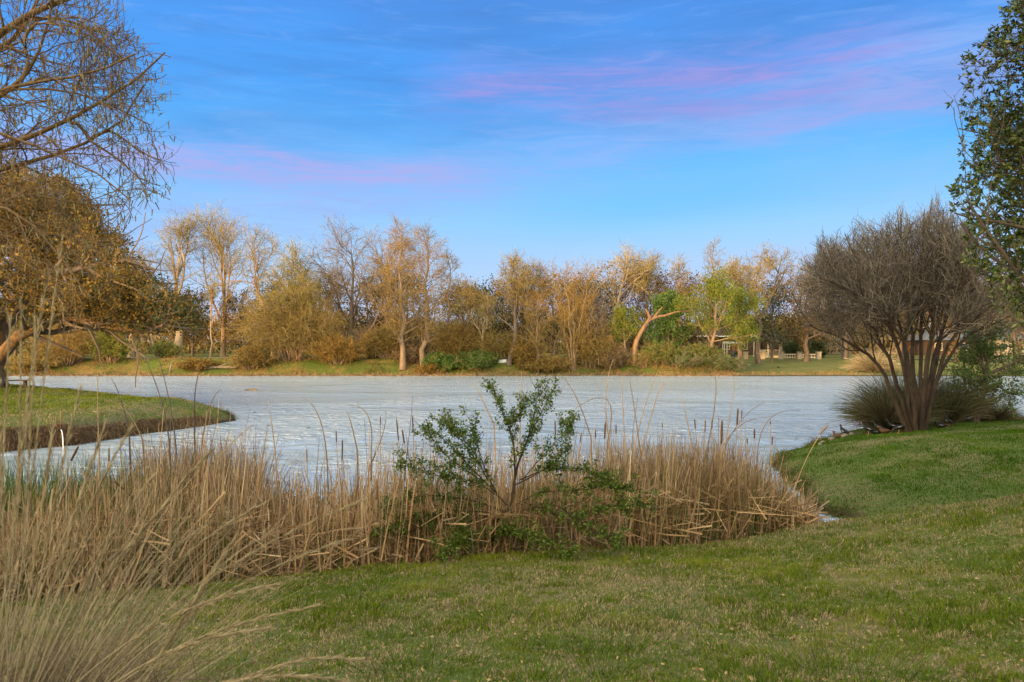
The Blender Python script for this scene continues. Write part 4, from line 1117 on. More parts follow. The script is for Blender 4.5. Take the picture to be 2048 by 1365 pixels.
    gx = at(1471, 117); t = thing('barbecue_grill', (gx, 117, Hs(gx, 117)), 'black barbecue grill under the small white pergola', 'grill')
    g = G()
    v, f = loft([(-.62, 0, .75), (-.5, 0, .78), (0, 0, .86), (.5, 0, .78), (.62, 0, .75)], [.05, .26, .34, .26, .05], 12); g.add(v, f, M['black'], True); g.build('lid', t)
    g = G(); box(g, -.6, .6, -.28, .28, .12, .72, M['black']); g.build('body', t)
    for xx in (-.5, .5):
        g = G(); box(g, xx-.05, xx+.05, -.3, -.2, -.03, .118, M['black']); g.build('leg', t)
    # post on the lawn
    px_ = at(1684.5, 117.0); t = thing('lamp_post', (px_, 117.0, Hs(px_, 117)), 'short black post standing on the far lawn by the path', 'lamp post')
    g = G(); v, f = loft([(0, 0, -.1), (0, 0, .1), (0, 0, .14), (0, 0, 1.2)], [.2, .2, .1, .08], 10); g.add(v, f, M['black'], True); g.build('pole', t)
    g = G(); v, f = loft([(0, 0, 1.2), (0, 0, 1.25), (0, 0, 1.6), (0, 0, 1.7)], [.1, .2, .24, .05], 10); g.add(v, f, M['black'], True); g.build('lamp_head', t)
    # white post, driftwood, slab, floating log on the far side
    xx = at(342, 92.6); t = thing('wooden_stake', (xx, 92.6, Hs(xx, 92.6)), 'short pale stake at the far waterline under the oak tip', 'stake')
    g = G(); v, f = loft([(-.12, 0, -.2), (-.05, 0, .5), (.05, 0, 1.0)], [.13, .11, .09], 8); g.add(v, f, M['driftwood'], True); g.build('post', t)
    xx = at(425, 92.9); t = thing('driftwood', (xx, 92.9, Hs(xx, 92.9)+.15), 'pale forked driftwood log lying on the far bank', 'driftwood')
    g = G()
    for pts, r0, r1 in [([(-2.4, 0, .5), (-1.2, 0, .2), (.2, 0, .1), (2.8, 0, .12)], .06, .16), ([(.4, 0, .1), (-.8, 0, -.05), (-2.0, -.1, 0)], .12, .05), ([(.6, 0, .15), (1.6, 0, .5), (2.6, 0, .75)], .1, .03)]:
        P = np.array(pts, float); u = np.linspace(0, 1, 7); s = np.linspace(0, 1, len(P)); q = np.stack([np.interp(u, s, P[:, i]) for i in range(3)], 1)
        v, f = tubes(q[None], (r0*(1-u)+r1*u)[None], 7); g.add(v, f, M['driftwood'], True)
    g.build('log', t)
    xx = at(1008, 94.5); g = G()
    v, f = loft([(-.8, 0, .05), (-.6, 0, .1), (0, .05, .16), (.6, 0, .14), (.8, 0, .08)], [.05, .22, .28, .24, .05], 8); g.add(v, f, M['white'], True)
    o = g.build('rock'); o.location = (xx, 94.5, Hs(xx, 94.5)); tag(o, 'whitish rock slab on the far bank beside the dark trunk', 'rock')
    dd = CAMZ*FPX/(781.5-682.5); xx = at(503, dd); g = G()
    v, f = loft([(-.6, 0, 0), (-.45, 0, .03), (0, .05, .06), (.4, 0, .04), (.55, 0, .0)], [.03, .09, .12, .1, .03], 8); g.add(v, f, M['driftwood'], True)
    o = g.build('floating_log'); o.location = (xx, dd, 0.0); tag(o, 'small log floating on the lake beyond the grassy tip', 'log')
far_buildings()

# ------------------------------------------------------------------ live oak on the left
def live_oak():
    d = 50.0
    bx = at(-22, d); base = (bx, d, Hs(bx, d)-.15)
    t = thing('live_oak', base, 'massive spreading live oak with golden brown crown and low horizontal limb', 'tree')
    rng = np.random.default_rng(77)
    def P_(px, py, dy=0.0):
        w = W(px, py, d+dy)*1.0
        return w-np.array(base)
    limbs = [  # traced big limbs: (points, r0, r1)
        ([(0, 0, 0), P_(-14, 735), P_(-4, 690), P_(-10, 640), P_(-30, 560)], .75, .40),
        ([P_(-12, 728), P_(22, 690, -.5), P_(55, 662, -1), P_(95, 640, -1.5), P_(150, 636, -2), P_(200, 650, -2), P_(262, 664, -2), P_(330, 650, -1.5)], .42, .12),
        ([P_(60, 660, -1), P_(105, 668, -.5), P_(135, 655, 0), P_(180, 648, 1), P_(250, 628, 1.5)], .20, .07),
        ([P_(-6, 690), P_(20, 640, 2), P_(60, 590, 3), P_(110, 530, 4), P_(150, 460, 5), P_(170, 400, 5)], .42, .09),
        ([P_(-8, 660), P_(30, 600, -2), P_(90, 560, -4), P_(170, 530, -5), P_(250, 520, -5.5), P_(310, 540, -5)], .36, .07),
        ([P_(-10, 640), P_(-10, 540, 2), P_(20, 450, 2), P_(60, 390, 1), P_(90, 350, 0)], .36, .07),
        ([P_(95, 640, -1.5), P_(160, 615, -1), P_(230, 600, 0), P_(300, 606, 1), P_(370, 622, 1.5)], .22, .06),
        ([P_(-30, 560), P_(-50, 470, -2), P_(-20, 400, -4), P_(10, 370, -5)], .32, .06),
        ([P_(-30, 560), P_(-110, 500, 2), P_(-180, 480, 4), P_(-260, 500, 5)], .34, .07),
        ([P_(-20, 600), P_(-90, 600, -3), P_(-170, 600, -5), P_(-260, 640, -6)], .34, .07),
        ([P_(60, 590, 3), P_(130, 560, 4), P_(200, 500, 5), P_(240, 470, 5)], .22, .05),
        ([P_(-10, 560, 2), P_(60, 500, 6), P_(120, 470, 9), P_(200, 460, 10)], .26, .05),
        ([P_(-10, 560, 2), P_(-20, 480, 7), P_(10, 420, 9), P_(40, 380, 10)], .26, .05),
    ]
    K = 10; PP = []; RR = []
    for pts, r0, r1 in limbs:
        p = np.array([tuple(q) for q in pts], float); s = np.concatenate([[0], np.cumsum(np.linalg.norm(np.diff(p, axis=0), axis=1))]); s /= s[-1]
        u = np.linspace(0, 1, K); q = np.stack([np.interp(u, s, p[:, i]) for i in range(3)], 1)
        q[1:-1] += rng.normal(size=(K-2, 3))*.10
        PP.append(q); RR.append(r0*(1-u)+r1*u)
    PP = np.array(PP); RR = np.array(RR); RR[0, 0] *= 1.5; RR[0, 1] *= 1.15
    g = G(); v, f = tubes(PP[:1], RR[:1], 14); g.add(v, f, M['bark_near'], True); g.build('trunk', t)
    for i in range(1, len(limbs)):
        g = G(); v, f = tubes(PP[i:i+1], RR[i:i+1], 9); g.add(v, f, M['bark_near'] if i == 1 else M['bark_dark'], True); g.build('limb', t)
    gc = G()
    c1 = grow(PP[1:], RR[1:], 18, .22, 1, R(50), 3.0, .03, .17, 6, .5, .035, rng, prof=lambda q: .7+.5*np.sin(q*3.1))
    v, f = tubes(*c1, 5); gc.add(v, f, M['twig_dark'])
    c2 = grow(*c1, 9, .15, 1, R(46), 1.5, .02, .2, 5, .6, .02, rng)
    # keep the crown inside the outline seen in the photo: low limb underside stays open
    def ok(P, jit=0.0):
        wld = P[:, -1]+np.array(base); ppx = wld[:, 0]/wld[:, 1]*FPX+1024; ppy = 682.5-(wld[:, 2]-CAMZ)/wld[:, 1]*FPX
        low = np.interp(ppx, [-300, 60, 120, 200, 260, 330, 420], [640, 640, 632, 648, 662, 662, 668])
        top = np.interp(ppx, [-300, 0, 110, 180, 215, 260, 290, 330, 370, 420, 430], [330, 330, 335, 385, 440, 470, 520, 560, 580, 630, 660])
        return (ppy < low+rng.normal(size=len(ppx))*8) & (ppy > top+rng.normal(size=len(ppx))*10) & (ppx < 424)
    k = ok(c2[0]); c2 = (c2[0][k], c2[1][k])
    v, f = tubes(*c2, 3); gc.add(v, f, M['twig_dark'])
    c3 = grow(*c2, 7, .1, 1, R(45), .7, .0, .22, 3, .7, .012, rng)
    k = ok(c3[0]); c3 = (c3[0][k], c3[1][k])
    v, f = tubes(*c3, 3); gc.add(v, f, M['twig_tan'])
    p, r, T = along(*c3, 9, rng, .1, 1)
    p = p+rng.normal(size=p.shape)*.16
    w = p+np.array(base); ppx = w[:, 0]/w[:, 1]*FPX+1024
    dens = ss(0.30, 0.62, fbm(w[:, 0]*.45, w[:, 2]*.5+w[:, 1]*.3, 91))
    k = rng.random(len(p)) < .35+.65*dens; p = p[k]; ppx = ppx[k]
    green = rng.random(len(p)) < ss(230, 330, ppx)*.9+.08
    for sel, mat in ((green, 'leaf_dark'), (~green, 'leaf_oak')):
        q = p[sel]; gold = rng.random(len(q)) < .45
        for s2, m2 in ((gold, 'leaf_gold' if mat == 'leaf_oak' else 'leaf_oak'), (~gold, mat)):
            s = rng.uniform(.6, 1.3, s2.sum()); v, f = leaves(q[s2], .20*s, .12*s, rng); gc.add(v, f, M[m2])
    gc.build('crown', t)
live_oak()

# ------------------------------------------------------------------ near tree at the top left (trunk out of frame)
def near_left_tree():
    d = 10.0
    base = np.array([-8.6, 9.2, 0]); base[2] = Hs(-8.6, 9.2)-.1
    t = thing('pecan_tree', tuple(base), 'bare near tree sweeping brown branches with dangling catkins into the top left', 'tree')
    rng = np.random.default_rng(31)
    def Q(px, py, dy=0.0): return W(px, py, d+dy)-base
    trunk = [(0, 0, 0), (.05, .1, 2), (-.1, .2, 4), (.1, .2, 6.0), (.3, .1, 8.5), (.6, 0, 11)]
    g = G(); P = np.array([trunk], float); u = np.linspace(0, 1, 12)
    q = np.stack([np.interp(u, np.linspace(0, 1, 6), P[0][:, i]) for i in range(3)], 1)
    rr = .24*(1-u)+.08*u; rr[0] *= 1.5
    v, f = tubes(q[None], rr[None], 14); g.add(v, f, M['bark_near'], True); g.build('trunk', t)
    def TK(z): return (np.interp(z, [0, 2, 4, 6, 8.5, 11], [0, .05, -.1, .1, .3, .6]), .15, z)
    limbs = [
        ([TK(7.0), Q(-150, 150), Q(-40, 95), Q(0, 68), Q(62, 25), Q(100, 10), Q(160, -10), Q(230, -40)], .075, .022),
        ([TK(6.6), Q(-140, 190, .4), Q(-20, 110, .5), Q(30, 80, .5), Q(60, 40, .5), Q(75, 0, .5), Q(100, -60, .5)], .055, .018),
        ([TK(6.0), Q(-130, 260), Q(-30, 210), Q(0, 196), Q(40, 168), Q(66, 135), Q(80, 100), Q(100, 40), Q(108, -20)], .050, .012),
        ([TK(5.9), Q(-140, 240, -.5), Q(-40, 200, -.5), Q(0, 180, -.5), Q(50, 165, -.5), Q(110, 160, -.5), Q(180, 150, -.5), Q(230, 130, -.6), Q(270, 108, -.7)], .042, .009),
        ([TK(5.5), Q(-130, 230, .6), Q(-30, 190, .5), Q(20, 176, .4), Q(90, 178, .3), Q(140, 180, .3), Q(200, 200, .3), Q(250, 225, .3), Q(300, 250, .3)], .035, .007),
        ([TK(5.0), Q(-150, 340), Q(-40, 305), Q(0, 296), Q(60, 275), Q(120, 250), Q(180, 218), Q(240, 180), Q(300, 145), Q(330, 105)], .060, .011),
        ([TK(4.2), Q(-160, 380, .6), Q(-40, 350, .5), Q(0, 340, .4), Q(70, 322, .3), Q(140, 302, .3), Q(190, 278, .3), Q(240, 255, .3), Q(275, 215, .2), Q(288, 170, .2)], .060, .010),
        ([TK(4.8), Q(-120, 260, -.6), Q(-30, 258, -.6), Q(10, 262, -.5), Q(50, 280, -.4), Q(90, 305, -.4), Q(150, 325, -.4), Q(210, 350, -.4), Q(260, 400, -.3)], .035, .008),
        ([Q(140, 245, 0), Q(165, 250, .1), Q(180, 285, .1), Q(210, 300, .1), Q(250, 330, .1), Q(280, 360, .1), Q(320, 372, .1)], .016, .006),
        ([Q(185, 275, .3), Q(220, 260, .3), Q(250, 280, .3), Q(280, 305, .4), Q(320, 320, .4)], .014, .006),
        ([TK(3.6), Q(-160, 400, -1), Q(-60, 400, -1), Q(0, 405, -1), Q(60, 440, -1), Q(100, 480, -1), Q(140, 540, -.9), Q(180, 600, -.8)], .045, .008),
        ([TK(3.9), Q(-160, 340, .8), Q(-60, 350, .8), Q(20, 370, .8), Q(90, 400, .8), Q(140, 440, .8), Q(190, 500, .8)], .04, .008),
        ([TK(3.0), Q(-160, 470, -.4), Q(-80, 470, -.4), Q(-20, 480, -.4), Q(40, 520, -.4), Q(100, 560, -.4), Q(160, 580, -.3)], .035, .008),
        ([TK(4.0), Q(-140, 400, .2), Q(-40, 380, .2), Q(40, 385, .2), Q(120, 400, .2), Q(190, 415, .2), Q(250, 410, .2)], .035, .007),
        ([Q(40, 165, -.5), Q(60, 130, -.5), Q(45, 80, -.5), Q(65, 45, -.5), Q(120, 50, -.5), Q(190, 60, -.5)], .02, .006),
        ([Q(85, 110, 0), Q(90, 150, 0), Q(140, 180, .1), Q(170, 170, .1)], .014, .005),
        ([Q(66, 40, .5), Q(110, 35, .5), Q(160, 50, .5), Q(200, 80, .5), Q(230, 110, .5)], .02, .006),
    ]
    K = 12; PP = []; RR = []
    for pts, r0, r1 in limbs:
        p = np.array([tuple(q) for q in pts], float); s = np.concatenate([[0], np.cumsum(np.linalg.norm(np.diff(p, axis=0), axis=1))]); s /= s[-1]
        u = np.linspace(0, 1, 40); q = np.stack([np.interp(u, s, p[:, i]) for i in range(3)], 1)
        for _ in range(6): q[1:-1] = .25*q[:-2]+.5*q[1:-1]+.25*q[2:]
        q = q[np.linspace(0, 39, K).astype(int)]
        PP.append(q); u = np.linspace(0, 1, K); RR.append(r0*(1-u)**1.2+r1)
    PP = np.array(PP); RR = np.array(RR)
    for i in range(len(limbs)):
        g = G(); v, f = tubes(PP[i:i+1], RR[i:i+1], 9); g.add(v, f, M['bark_near'], True); g.build('limb', t)
    gc = G()
    def clip(c, off=0.0):
        w_ = c[0][:, -1]+base; px_ = w_[:, 0]/w_[:, 1]*FPX+1024; py_ = 682.5-(w_[:, 2]-CAMZ)/w_[:, 1]*FPX
        k_ = px_ < np.interp(py_, [0, 60, 130, 300, 400, 440, 640], [240, 270, 362, 350, 345, 270, 190])+rng.normal(size=len(px_))*10+off
        return c[0][k_], c[1][k_]
    c1 = clip(grow(PP, RR, 11, .35, 1, R(40), 1.0, .02, .13, 8, .45, .006, rng, prof=lambda q: 1.2-.6*q, upv=(0, 0, 1)), 12)
    v, f = tubes(*c1, 5); gc.add(v, f, M['bark_near'], True)
    c2 = grow(*c1, 6, .15, 1, R(38), .55, .01, .16, 6, .6, .0034, rng)
    c2 = clip(c2)
    c3 = clip(grow(*c2, 3, .15, 1, R(36), .26, .01, .18, 4, .7, .0024, rng))
    v, f = tubes(*c2, 4); gc.add(v, f, M['bark_near'])
    v, f = tubes(*c3, 3); gc.add(v, f, M['bark_near'])
    # dangling catkins and small curled leaves
    p, r, T = along(*c3, 1, rng, .2, 1)
    k = rng.random(len(p)) < .8; p = p[k]; n = len(p)
    Pd, Rd = walk(p, nrm(np.tile([[.05, 0, -1.]], (n, 1))+rng.normal(size=(n, 3))*.22), rng.uniform(.05, .11, n), 3, np.full(n, .0078), np.full(n, .0050), 0, .1, rng)
    v, f = tubes(Pd, Rd, 4); gc.add(v, f, M['catkin'])
    gc.build('crown', t)
near_left_tree()

# ------------------------------------------------------------------ evergreen at the right edge (trunk out of frame)
def near_right_tree():
    d = 12.0
    bx, by = 9.0, 12.4
    base = np.array([bx, by, Hs(bx, by)-.1])
    t = thing('holly_tree', tuple(base), 'dark green evergreen tree pushing leafy branches in from the right edge', 'tree')
    rng = np.random.default_rng(41)
    u = np.linspace(0, 1, 12)
    q = np.stack([.15*np.sin(u*5), .1*np.cos(u*4)-.1, u*10.2], 1); rr = .2*(1-u)+.03; rr[0] *= 1.4
    g = G(); v, f = tubes(q[None], rr[None], 14); g.add(v, f, M['bark_dark'], True); g.build('trunk', t)
    TR_ = (q[None], rr[None])
    # outline of foliage toward the picture: leftmost px at a given py
    opy = [-400, -60, 10, 60, 100, 150, 190, 240, 280, 330, 380, 420, 470, 520, 560, 600, 640, 660]
    opx = [2070, 2030, 2005, 1985, 1925, 1893, 1885, 1930, 1905, 1925, 1885, 1905, 1925, 1905, 1965, 1985, 2010, 2060]
    def ok(P, m=0.0):
        w = P+base; ppx = w[:, 0]/w[:, 1]*FPX+1024; ppy = 682.5-(w[:, 2]-CAMZ)/w[:, 1]*FPX
        lim = np.interp(ppy, opy, opx)
        return (ppx > lim+m) | (w[:, 1] > 15.5) & (ppx > lim+40)
    gb = G(); gc = G()
    c1 = grow(*TR_, 120, .20, .98, R(66), 2.95, .07, .09, 8, .30, .012, rng, prof=lambda s: np.clip(1.25-s*.85, .3, 1), ljit=.2)
    c2 = grow(*c1, 11, .12, 1, R(40), .75, .05, .14, 6, .5, .006, rng)
    k = ok(c2[0][:, -1]); c2 = (c2[0][k], c2[1][k])
    c3 = grow(*c2, 7, .1, 1, R(42), .30, .05, .16, 4, .6, .0035, rng)
    k = ok(c3[0][:, -1]); c3 = (c3[0][k], c3[1][k])
    k = ok(c1[0][:, -1], -5)
    c1c = (c1[0][k], c1[1][k])
    v, f = tubes(*c1c, 6); gb.add(v, f, M['bark_dark'], True); gb.build('branches', t)
    v, f = tubes(*c2, 4); gc.add(v, f, M['bark_dark'])
    v, f = tubes(*c3, 3); gc.add(v, f, M['bark_dark'])
    # whorls of leaves at the twig ends, denser low down
    tips = np.concatenate([c3[0][:, -1], c3[0][:, -2]]); dr = np.concatenate([nrm(c3[0][:, -1]-c3[0][:, -2])]*2)
    w = tips+base
    dn = fbm(w[:, 0]*.9+w[:, 1]*.5, w[:, 2]*.9, 95)
    k = rng.random(len(tips)) < .30+.8*ss(.38, .62, dn)
    tips, dr = tips[k], dr[k]
    m = 8; idx = np.repeat(np.arange(len(tips)), m)
    r_ = rng.normal(size=(len(idx), 3)); dd = nrm(dr[idx]*.5+nrm(r_)*1.0)
    s = rng.uniform(.7, 1.25, len(idx))
    c = tips[idx]+rng.normal(size=(len(idx), 3))*.008
    v, f = leaves(c, .090*s, .034*s, rng, d=dd*2.2); gc.add(v, f, M['leaf_holly'])
    gc.build('crown', t)
near_right_tree()

# ------------------------------------------------------------------ big multi-stemmed bare tree
def myrtle():
    bx, by = 14.75, 29.3; bz = Hs(bx, by)-.08
    rng = np.random.default_rng(19)
    t = thing('crape_myrtle', (bx, by, bz), 'big bare multi-stemmed tree with dense domed twig crown on the right bank', 'tree')
    stems = []
    def Q(px, py, dy): return tuple(W(px, py, by+dy)-np.array([bx, by, bz]))
    tr = [([(1815, 862, 0), (1790, 800, -.2), (1765, 740, -.4), (1722, 700, -.6), (1670, 668, -.8), (1615, 650, -1)], .11),
          ([(1822, 862, 0), (1800, 790, .2), (1785, 730, .3), (1755, 670, .5), (1710, 610, .7), (1650, 550, 1)], .11),
          ([(1826, 860, .1), (1815, 780, -.3), (1800, 700, -.6), (1770, 620, -1), (1735, 540, -1.3), (1690, 470, -1.6)], .10),
          ([(1830, 860, .1), (1822, 780, .5), (1812, 700, .8), (1790, 610, 1.1), (1765, 520, 1.4), (1740, 450, 1.6)], .10),
          ([(1834, 858, 0), (1832, 780, -.4), (1826, 690, -.7), (1815, 600, -1), (1805, 510, -1.3), (1800, 430, -1.5)], .11),
          ([(1838, 858, .1), (1842, 780, .3), (1842, 690, .6), (1845, 600, .8), (1845, 500, 1), (1850, 420, 1.2)], .11),
          ([(1842, 856, .1), (1850, 780, -.3), (1858, 690, -.6), (1870, 600, -.9), (1880, 510, -1.2), (1890, 420, -1.4)], .10),
          ([(1846, 856, .1), (1858, 780, .3), (1870, 700, .6), (1895, 620, .9), (1920, 530, 1.2), (1935, 450, 1.4)], .10),
          ([(1848, 854, .1), (1868, 770, -.2), (1890, 700, -.5), (1930, 650, -.8), (1970, 600, -1), (2000, 540, -1.2)], .10),
          ([(1848, 854, .2), (1872, 760, .3), (1905, 700, .5), (1950, 665, .8), (2000, 640, 1), (2050, 620, 1.2)], .09),
          ([(1850, 852, .3), (1862, 770, .8), (1880, 690, 1.4), (1900, 600, 1.8), (1930, 510, 2.1), (1970, 470, 2.3)], .09),
          ([(1828, 858, .3), (1812, 770, .9), (1795, 690, 1.6), (1760, 620, 2.2), (1700, 560, 2.8), (1640, 600, 3.1)], .09),
          ([(1832, 862, -.1), (1826, 790, -.8), (1815, 700, -1.4), (1780, 640, -2), (1720, 590, -2.6), (1660, 560, -3)], .09),
          ([(1840, 862, -.1), (1848, 790, -.8), (1856, 700, -1.4), (1880, 630, -2), (1920, 570, -2.5), (1960, 520, -2.9)], .09)]
    K = 12; P = []; Rr = []
    for pts, r0 in tr:
        p = np.array([Q(*q) for q in pts]); p[0, 2] = -.02
        u = np.linspace(0, 1, 40); q = np.stack([np.interp(u, np.linspace(0, 1, len(p)), p[:, i]) for i in range(3)], 1)
        for _ in range(8): q[1:-1] = .25*q[:-2]+.5*q[1:-1]+.25*q[2:]
        q = q[np.linspace(0, 39, K).astype(int)]; q[2:] += rng.normal(size=(K-2, 3))*.03
        u = np.linspace(0, 1, K); P.append(q); Rr.append(r0*.68*(1-u)**.8+.016)
    P = np.array(P); Rr = np.array(Rr); Rr[:, 0] *= 1.35
    for i in range(len(tr)):
        g = G(); v, f = tubes(P[i:i+1], Rr[i:i+1], 10); g.add(v, f, M['bark_myrtle'], True); g.build('stem', t)
    gc = G()
    top = ([1560, 1588, 1600, 1640, 1700, 1760, 1800, 1850, 1880, 1920, 1960, 2000, 2060, 2100], [640, 545, 515, 480, 448, 430, 425, 408, 395, 420, 470, 520, 590, 640])
    low = ([1560, 1600, 1660, 1720, 1780, 1850, 1920, 1980, 2060], [600, 655, 690, 690, 672, 662, 690, 700, 690])
    def ok(p):
        w = p+np.array([bx, by, bz]); ppx = w[:, 0]/w[:, 1]*FPX+1024; ppy = 682.5-(w[:, 2]-CAMZ)/w[:, 1]*FPX
        jit = 14*np.sin(ppx*.083)+11*np.sin(ppx*.19+1)+6*np.sin(ppx*.43)
        return (ppy > np.interp(ppx, *top)+jit+np.abs(rng.normal(size=len(ppx)))*16-8) & (ppy < np.interp(ppx, *low)+rng.normal(size=len(ppx))*10) & (ppx > 1583)
    c1 = grow(P, Rr, 16, .42, 1, R(33), 2.0, .07, .09, 7, .5, .018, rng, prof=lambda q: 1.3-.55*q)
    k = ok(c1[0][:, -1]); c1 = (c1[0][k], c1[1][k]); v, f = tubes(*c1, 6); gc.add(v, f, M['bark_myrtle'], True)
    c2 = grow(*c1, 11, .2, 1, R(38), 1.1, .06, .14, 6, .55, .009, rng)
    k = ok(c2[0][:, -1]); c2 = (c2[0][k], c2[1][k]); v, f = tubes(*c2, 4); gc.add(v, f, M['twig_myrtle'])
    c3 = grow(*c2, 6, .12, 1, R(30), .62, .09, .12, 5, .6, .0070, rng)
    k = ok(c3[0][:, -1]); c3 = (c3[0][k], c3[1][k]); v, f = tubes(*c3, 3); gc.add(v, f, M['twig_myrtle'])
    c4 = grow(*c3, 2, .3, 1, R(30), .26, .08, .12, 3, .7, .0055, rng)
    v, f = tubes(*c4, 3); gc.add(v, f, M['twig_myrtle'])
    e = c4[0][:, -1]; e = e[rng.random(len(e)) < .35]
    v, f = leaves(e, .03, .02, rng); gc.add(v, f, M['seed'])
    gc.build('crown', t)
myrtle()

def young_cypress():
    rng = np.random.default_rng(8)
    lf = dict(n=12, len=.13, wid=.045, mat=M['leaf_green'], spread=.045, t0=.05)
    # straight thin one
    d = 33.0; b = ground_pt(1931, d)
    tree('young_cypress', b, [([(0, 0, 0), (0, 0, 1.6), (-.05, 0, 3.2)], .10, .02)],
         [dict(n=26, t0=.45, t1=1, ang=R(82), L=1.1, up=-.01, wig=.08, K=5, rfac=.35, rmin=.012), dict(n=7, t0=.2, t1=1, ang=R(50), L=.32, wig=.15, K=4, rfac=.6, rmin=.006)],
         M['bark_dark'], M['twig_dark'], 'slim straight young cypress with feathery green sprays right of the big bare tree', seed=201, leaf=lf)
    d = 32.5; b = ground_pt(1948, d)
    f_ = lambda px, py: tuple(W(px, py, d)-np.array(b))
    tree('young_cypress', b, [([f_(1948, 852), f_(1958, 815), f_(1968, 775), f_(1972, 755)], .16, .10), ([f_(1971, 760), f_(1968, 735), f_(1960, 705), f_(1957, 680)], .08, .03),
                              ([f_(1971, 760), f_(1976, 725), f_(1982, 695), f_(1985, 665)], .08, .03), ([f_(1971, 758), f_(1990, 742), f_(2020, 728), f_(2060, 715)], .08, .03),
                              ([f_(1972, 775), f_(1990, 768), f_(2015, 785), f_(2045, 790)], .05, .015)],
         [dict(n=14, t0=.3, t1=1, ang=R(60), L=.95, up=.0, wig=.12, K=5, rfac=.5, rmin=.012), dict(n=8, t0=.2, t1=1, ang=R(50), L=.4, wig=.15, K=4, rfac=.6, rmin=.007)],
         M['bark_dark'], M['twig_dark'], 'leaning forked young cypress with feathery green sprays at the right edge', seed=202, leaf=dict(lf, n=11))
young_cypress()

# ------------------------------------------------------------------ pampas clumps behind the myrtle
def clump(name, px, d, w, h, seed, label, n=5200, mats=('pampas', 'pampas_dry'), wid=.012, cat='ornamental grass', group=None, spread=1.0, mix=.45):
    rng = np.random.default_rng(seed); b = ground_pt(px, d, -.05); t = thing(name, b, label, cat, group)
    for part, mt, m, hs in (('blades', mats[0], int(n*(1-mix)), 1.0), ('thatch', mats[1], int(n*mix), .72)):
        a = rng.random(m)*6.283; rr = rng.random(m)**.5*w*.18
        out = rng.random(m)**.6
        p = np.stack([np.cos(a)*rr, np.sin(a)*rr*.8, np.zeros(m)], 1)
        dd = nrm(np.stack([np.cos(a)*out*spread, np.sin(a)*out*.8*spread, np.ones(m)*(1.25-.6*out)], 1)+rng.normal(size=(m, 3))*.08)
        L = h*hs*rng.uniform(.8, 1.35, m)*(1+.25*out)
        P, Rr = walk(p, dd, L, 7, np.full(m, wid), np.full(m, wid*.25), -.16, .05, rng)
        P[:, :, 2] = np.maximum(P[:, :, 2], .02)
        g = G(); v, f = ribbons(P, Rr, rng); g.add(v, f, M[mt]); g.build(part, t)
    return t
clump('pampas_clump', 1775, 31.4, 1.3, 1.5, 301, 'large drooping grass clump behind the left of the bare tree base', n=3200, wid=.024, spread=.7)
clump('pampas_clump', 1806, 32.6, 2.0, 1.9, 304, 'drooping grass clump directly behind the bare tree base', n=2000, wid=.024, spread=.6)
clump('pampas_clump', 1898, 32.4, 1.5, 1.5, 302, 'tall green-black grass clump just right of the bare tree base', n=2600, wid=.024, mix=.3, spread=.55)
clump('pampas_clump', 1992, 33.0, 1.1, .85, 303, 'small spiky brown grass clump by the leaning young cypress', n=1500, wid=.02, mix=.6)
clump('pampas_clump', 1745, 92.8+3, 3.0, 2.4, 305, 'pale tan grass clump across the water behind the bare tree stems', n=1500, mats=('plume', 'plume'), wid=.05)
# ------------------------------------------------------------------ reeds
BPX = [-200, 0, 120, 200, 260, 330, 430, 500, 545, 600, 680, 750, 830, 950, 1100, 1250, 1400, 1500, 1560, 1625]
BTOP = [985, 985, 960, 922, 895, 870, 862, 885, 915, 935, 938, 930, 900, 915, 890, 872, 872, 892, 930, 1000]
BBACK = [14.6, 14.8, 15, 15.5, 16.2, 17, 17.2, 16.8, 16.2, 15.8, 15.6, 15.8, 16.4, 16.6, 17.2, 17.8, 18.2, 18, 17.8, 17.4]
FPXS = [-200, 0, 200, 600, 1000, 1300, 1600, 1640]
FD = [9.9, 10.7, 11.1, 12.2, 13.15, 14.3, 15.75, 16.4]

